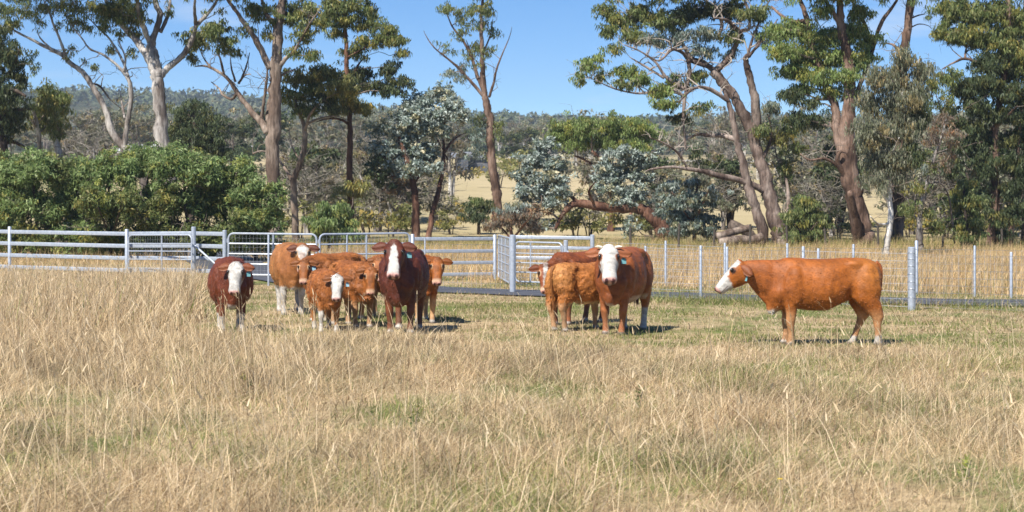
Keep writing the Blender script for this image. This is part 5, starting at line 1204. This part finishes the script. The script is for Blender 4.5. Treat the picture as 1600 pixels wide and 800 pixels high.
KINDS = {
 'scrub': ('grey_scrub_tree', 'leafless looking grey brown scrub tree on the slope beyond the tree line', proto_bush('a', 'scrub', 6, 5, 1, 'bark_pale', .55, twigs=120)),
 'grey': ('paddock_tree', 'dull grey green tree standing on the far dry paddock', proto_bush('b', 'grey', 8, 7, 2, 'bark_pale', 1.0)),
 'dark': ('paddock_tree', 'dark green rounded tree standing on the far paddock', proto_bush('c', 'dark', 8, 7, 3, 'bark_dark', 1.2)),
 'white': ('dead_tree', 'pale dead looking tree with white stems on the far paddock', proto_bush('d', 'scrub', 8, 5, 4, 'bark_white', .22, twigs=110)),
 'low': ('low_scrub_bush', 'low dull olive bush in the dry grass beyond the trees', proto_bush('e', 'olive', 2.6, 4, 5, 'bark_dark', 1.4, size=.3)),
}
FARGROUP = {'scrub': 'grey scrub trees on the far slope', 'grey': 'grey green trees on the far paddock', 'dark': 'dark trees on the far paddock', 'white': 'pale dead trees on the far paddock', 'low': 'low bushes beyond the tree line'}
FAR = []
def far_tree(kind, px, d, k):
    nm, lab, (tk, tw, cr) = KINDS[kind]; x = X_at(px, d)
    r = thing(nm, lab, 'bush' if kind == 'low' else 'tree', (x, d, gz(x, d) - 0.1), random.uniform(0, 6.28), FARGROUP[kind]); r.scale = (k * random.uniform(.9, 1.1), k * random.uniform(.9, 1.1), k)
    FAR.append((kind, px, d, r))
    link('trunk', tk, r); tag(link('twigs', tw, r), kind='stuff'); tag(link('crown', cr, r), kind='stuff')
random.seed(21)
for px, d, k in [(455, 150, .9), (490, 165, 1), (520, 150, .9), (575, 140, 1.0), (630, 135, .9), (560, 175, 1.1), (120, 180, 1.1), (150, 170, 1), (500, 128, .7), (590, 122, .8), (925, 160, .8), (1020, 140, .8), (1130, 160, .9), (1290, 125, .9), (1475, 130, .8), (1420, 140, 1), (1560, 150, 1), (1590, 135, .9), (1260, 150, 1), (620, 120, .75), (680, 125, .6), (480, 118, .7)]:
    far_tree('scrub', px, d, k)
for px, d, k in [(1065, 122, .6), (1130, 124, .6), (1250, 116, .65), (1300, 115, .6), (1425, 118, .7), (1490, 122, .7), (1560, 126, .8), (1030, 120, .5), (940, 124, .5)]:
    far_tree('scrub', px, d, k)
for px, d, k in [(100, 260, 1.1), (170, 300, 1.3), (215, 320, 1.2), (150, 380, 1.2), (235, 400, 1.3), (360, 300, 1.1), (385, 420, 1.3), (470, 420, 1.2), (520, 330, 1.2), (560, 420, 1.3), (600, 480, 1.3), (660, 520, 1.4), (690, 330, .9), (720, 560, 1.4), (830, 500, 1.2), (860, 420, 1.1), (900, 320, 1.1), (1060, 300, 1.0), (1140, 340, 1.2), (1190, 420, 1.3), (1270, 330, 1.2), (1450, 300, 1.1), (1500, 260, 1.2), (1580, 300, 1.1), (1420, 420, 1.2), (70, 420, 1.2), (20, 320, 1.2), (290, 480, 1.3), (1330, 440, 1.3)]:
    far_tree('grey', px, d, k)
for px, d, k in [(700, 270, .9), (730, 300, .8), (800, 310, .7), (830, 330, .8), (190, 350, 1), (340, 230, 1), (365, 240, .9), (420, 250, 1.1), (650, 400, 1.1), (875, 520, 1.2), (1110, 480, 1.2), (1215, 300, 1), (1540, 400, 1.2)]:
    far_tree('dark', px, d, k)
for px, d, k in [(1075, 118, .55), (1140, 126, .6), (1245, 122, .75), (1290, 128, .8), (1312, 120, .6), (1425, 126, .8), (1455, 135, .9), (1485, 124, .8), (1530, 116, .75), (1560, 122, .8), (1595, 114, .75), (1020, 130, .6), (610, 132, .7), (575, 128, .6), (490, 132, .7)]:
    far_tree('grey' if int(px) % 2 else 'dark', px, d, k)
for px, d, k in [(130, 240, 1), (140, 300, 1.1), (335, 330, 1), (1125, 210, .9), (1185, 230, .9), (800, 560, 1.3), (820, 600, 1.4), (840, 580, 1.2), (1160, 330, 1.2), (705, 160, .8), (780, 590, 1.3)]:
    far_tree('white', px, d, k)
for px, d, k in [(705, 118, .6), (720, 135, .7), (1310, 112, .7), (1480, 112, .8), (900, 115, .7), (920, 112, .8), (1020, 114, .8), (1570, 112, .8), (470, 112, .9), (575, 112, .9), (610, 114, .8), (690, 190, 1), (780, 200, 1.2), (1350, 200, 1.1), (1240, 190, 1), (30, 190, 1.2), (130, 200, 1.1), (1420, 114, .6), (880, 150, .8), (560, 260, 1.3), (810, 250, 1.3)]:
    far_tree('low', px, d, k)

MARKS = [(-20, 'the dark gum at the left edge'), (75, 'the broken stump tree'), (165, 'the slender leaning gum'), (252, 'the tall pale gum'), (340, 'the crooked bare limbs'), (428, 'the big tan gum trunk'),
         (470, 'the small forked tree'), (547, 'the gum with tiered crown'), (655, 'the silver gum'), (765, 'the lone slim gum'), (850, 'the left clump of silver leaves'), (985, 'the right clump of silver leaves'),
         (1080, 'the bluish bush'), (1205, 'the many stemmed gum'), (1262, 'the dark bush by the gum'), (1338, 'the massive brown trunk'), (1395, 'the white stemmed gum'), (1445, 'the thin wispy gum'), (1510, 'the dark sapling'), (1575, 'the shaded gum at the right')]
SHORT = {'scrub': 'grey scrub tree', 'grey': 'grey green paddock tree', 'dark': 'dark paddock tree', 'white': 'pale dead tree', 'low': 'low olive bush'}
ORD = ['leftmost', 'second from left', 'third from left', 'fourth from left', 'fifth from left', 'sixth from left']
buckets = {}
for kind, px, d, r in FAR:
    m = min(MARKS, key=lambda q: abs(q[0] - px)); buckets.setdefault((kind, m[1]), []).append((px, d, r, m[0]))
for (kind, mark), L_ in buckets.items():
    L_.sort(key=lambda q: q[0])
    for i, (px, d, r, mx) in enumerate(L_):
        if len(L_) == 1: r['label'] = f'{SHORT[kind]} seen beyond {mark}'
        else: r['label'] = f'{ORD[i]} of {len(L_)} {SHORT[kind].replace("tree", "trees").replace("bush", "bushes")} beyond {mark}'

# far houses and sheds
M['roof_pale'] = flat_mat('pale_metal_roof', (0.42, 0.42, 0.42), 0.6, 0.3, 0.0, 0.08)
M['wall_grey'] = flat_mat('grey_shed_wall', (0.16, 0.17, 0.19), 0.7, 0.3)
M['wall_dark'] = flat_mat('dark_shed_wall', (0.07, 0.08, 0.10), 0.6, 0.3)
M['wall_pale'] = flat_mat('pale_house_wall', (0.42, 0.39, 0.34), 0.8, 0.2)
M['window'] = flat_mat('dark_window_glass', (0.03, 0.035, 0.04), 0.1, 0.6)
def house(name, label, px, d, w, dp, hw, hr, wallm, roofm, cat):
    x = X_at(px, d); z = min(gz(x - w / 2, d), gz(x + w / 2, d), gz(x, d + dp / 2), gz(x, d - dp / 2)) - 0.2
    r = thing(name, label, cat, (x, d, z)); hw += 0.6
    mb = MB(); mb.box((0, 0, hw / 2), (w, dp, hw)); link('wall', mb.mesh('wall', M[wallm], False), r)
    mb = MB(); e = 0.5; a, b, zt = w / 2 + e, dp / 2 + e, hw
    v = [(-a, -b, zt), (a, -b, zt), (a, b, zt), (-a, b, zt), (-a, 0, zt + hr), (a, 0, zt + hr)]; v += [(p[0], p[1], p[2] + 0.12) for p in v]
    mb.add(v, [(0, 3, 2, 1), (6, 7, 11, 10), (8, 9, 10, 11), (0, 1, 7, 6), (2, 3, 9, 8), (0, 6, 10, 9, 3), (1, 2, 8, 11, 7)]); link('roof', mb.mesh('roof', M[roofm], False), r)
    for k in range(max(1, int(w / 4))):
        mb = MB(); mb.box(((k + .5) * w / max(1, int(w / 4)) - w / 2, -dp / 2 - .03, hw * .55), (1.3, .06, 1.1)); f = link('window', mb.mesh('window', M['window'], False), r)
    mb = MB(); mb.box((w * .18, -dp / 2 - .035, 1.3), (.9, .07, 2.0)); link('door', mb.mesh('door', M['wall_dark'], False), r)
house('farm_house', 'far low house with pale roof behind the slender leaning gum', 206, 330, 6, 5, 1.4, .7, 'wall_pale', 'roof_pale', 'house')
house('farm_house', 'far house with pale roof beside the tall pale gum trunk', 226, 380, 6, 5, 1.6, .8, 'wall_grey', 'roof_pale', 'house')
house('farm_house', 'far house with pale roof left of the big tan gum', 366, 360, 7, 5, 1.5, .8, 'wall_pale', 'roof_pale', 'house')
house('shed', 'small dark shed on the far paddock left of the lone slim gum', 738, 265, 4.4, 3.5, 1.5, .6, 'wall_dark', 'wall_grey', 'shed')
house('narrow_silo', 'narrow dark upright tank hut beside the small dark shed', 724, 262, 1.0, 1.0, 1.9, .3, 'wall_dark', 'wall_grey', 'hut')
# pale white rail fence by the far road
M['rail_white'] = flat_mat('pale_far_rail', (0.34, 0.33, 0.31), 0.7, 0.2)
def far_rail(label, pa, pb, d, n):
    A = Vector((X_at(pa, d), d, gz(X_at(pa, d), d))); B = Vector((X_at(pb, d), d, gz(X_at(pb, d), d)))
    r = thing('far_rail_fence', label, 'fence', A); pts = [Vector((A.lerp(B, i / n).x, d, gz(A.lerp(B, i / n).x, d))) - A for i in range(n + 1)]
    for p in pts:
        mb = MB(); mb.box((0, 0, 0.6), (.14, .14, 1.4)); link('post', mb.mesh('post', M['rail_white'], False), r, p)
    for h in (1.05, 0.62):
        for p, q in zip(pts[:-1], pts[1:]):
            mb = MB(); mb.bar(p + Vector((0, -.1, h)), q + Vector((0, -.1, h)), .05, .24); link('rail', mb.mesh('rail', M['rail_white'], False), r)
far_rail('pale rail fence on the far slope right of the lone slim gum', 700, 1000, 372, 9)
far_rail('pale rail fence on the far slope seen through the many stemmed gum', 1040, 1240, 300, 6)

# power poles with lines along the hill foot
M['pole'] = flat_mat('grey_power_pole', (0.22, 0.20, 0.18), 0.9, 0.1)
POLES = [(560, 640), (812, 640), (1060, 640)]
tops = []
for i, (px, d) in enumerate(POLES):
    x = X_at(px, d); r = thing('power_pole', ['power pole far off behind the tiered gum', 'power pole far off in the open gap right of the lone gum', 'power pole far off behind the many stemmed gum'][i], 'power pole', (x, d, gz(x, d)), 0, 'power poles at the hill foot')
    mb = MB(); mb.tube([(0, 0, -.3), (0, 0, 13)], [.16, .11], 7); link('pole', mb.mesh('pole', M['pole']), r)
    mb = MB(); mb.box((0, 0, 12.4), (2.4, .12, .14)); link('crossarm', mb.mesh('crossarm', M['pole'], False), r); tops.append(Vector((x, d, gz(x, d) + 12.55)))

# wooded hills: forest canopy
n = 10500
yy = rng.uniform(0, 1, n) ** 1.25 * 1750 + 640; xx = rng.uniform(-0.29, 0.29, n) * yy
nn_ = fbm(xx / 120, yy / 160, 91, 3); keep = rng.random(n) < np.clip((nn_ - 0.33) * 5 + np.clip((yy - 800) / 700, 0, 1), 0.06, 1); xx, yy = xx[keep], yy[keep]; n = len(xx)
ht = rng.uniform(5, 12, n) * (0.8 + 0.3 * (yy > 1200)); cz = ground_z(xx, yy)
per = np.where(yy < 1000, 34, np.where(yy < 1400, 22, 14)); idx = np.repeat(np.arange(n), per); m = len(idx)
sub = rvec(m) * (0.55 + .45 * rng.random(m))[:, None]
rad = ht[idx] * rng.uniform(.36, .52, m)
ctr = np.stack([xx[idx] + sub[:, 0] * rad, yy[idx] + sub[:, 1] * rad, cz[idx] + ht[idx] * (.58 + .40 * sub[:, 2])], 1)
sz = np.where(yy[idx] < 1000, .95, np.where(yy[idx] < 1400, 1.35, 1.9))[:, None] * rng.uniform(.6, 1.3, (m, 1))
u = rvec(m); v = np.cross(u, rvec(m)); v /= np.linalg.norm(v, axis=1, keepdims=True)
V = np.stack([ctr + u * sz, ctr - u * sz * .5 + v * sz * .8, ctr - u * sz * .5 - v * sz * .8], 1).reshape(-1, 3)
pal = np.array(PAL['dark'] + PAL['grey'][:3] + [(0.08, 0.105, 0.05), (0.10, 0.125, 0.06)])
tc = pal[rng.integers(0, len(pal), n)] * 0.5 + pal.mean(0) * 0.42; cl = tc[idx] * rng.uniform(.82, 1.18, (m, 1))
tag(link('hill_forest', mesh_np('hill_forest', V, np.arange(m * 3).reshape(m, 3), np.repeat(cl, 3, 0), M['forest'])), 'grey green bush forest covering the far hills', 'forest', kind='stuff')

# a few wild plants in the foreground
M['flower'] = flat_mat('yellow_petals', (0.85, 0.62, 0.03), 0.6, 0.2, 0, .1)
def weed(label, px, py, h, n, pal, name='green_weed', cat='weed'):
    d = F * CH / (py - HY); p = Vector((X_at(px, d), d, 0)); p.z = gz(p.x, p.y); r = thing(name, label, cat, p)
    mb = MB(); mb.tube([(0, 0, 0), (.01, 0, h * .5), (.03, .01, h)], [.006, .005, .003], 5); link('stem', mb.mesh('stem', M['twig']), r)
    cs = np.stack([rng.normal(0, .03, n), rng.normal(0, .03, n), np.linspace(.12, 1, n) * h], 1)
    V, Fc, C = leaves_geo(cs, np.full(n, .045), np.full(n, 6), .05, pal, .3, -.2, 1.0); tag(link('leaves', mesh_np('leaves', V, Fc, C, M['leaf']), r), kind='stuff')
    return r
weed('upright dark green weed in the dry grass at the lower centre', 648, 690, .34, 7, 'green')
weed('bushy green weed in the dry grass at the lower right', 1512, 760, .22, 7, 'bright')
weed('small green weed below the dark red white faced cow', 385, 620, .25, 7, 'green')
weed('green weed right of centre in the dry grass', 1000, 640, .2, 6, 'green')
dd = F * CH / (790 - HY); fl = thing('yellow_flower', 'single small yellow flower near the bottom edge right of centre', 'flower', (X_at(1219, dd), dd, gz(X_at(1219, dd), dd)))
mb = MB(); mb.tube([(0, 0, 0), (0.005, 0, .10), (0, 0, .2)], [.0025, .002, .002], 5); link('stem', mb.mesh('stem', M['twig']), fl)
for k in range(8):
    a = k * math.pi / 4; mb = MB(); c, s_ = math.cos(a), math.sin(a)
    mb.add([(0, 0, .20), (c * .012 - s_ * .006, s_ * .012 + c * .006, .206), (c * .026, s_ * .026, .203), (c * .012 + s_ * .006, s_ * .012 - c * .006, .206)], [(0, 1, 2, 3)]); link('petal', mb.mesh('petal', M['flower'], False), fl)

# ------------------------------------------------------------------ haze over the distance
HAZE = 0.00020
mb = MB(); mb.box((0, 1200, 77), (3000, 3060, 180)); hm, nt, N, L, out = nodemat('pale_haze'); 
pv = N.new('ShaderNodeVolumePrincipled'); pv.inputs['Color'].default_value = (0.74, 0.85, 1.0, 1); pv.inputs['Density'].default_value = HAZE; pv.inputs['Anisotropy'].default_value = 0.2
L.new(pv.outputs['Volume'], out.inputs['Volume'])
tag(link('haze', mb.mesh('haze', hm, False)), kind='stuff')
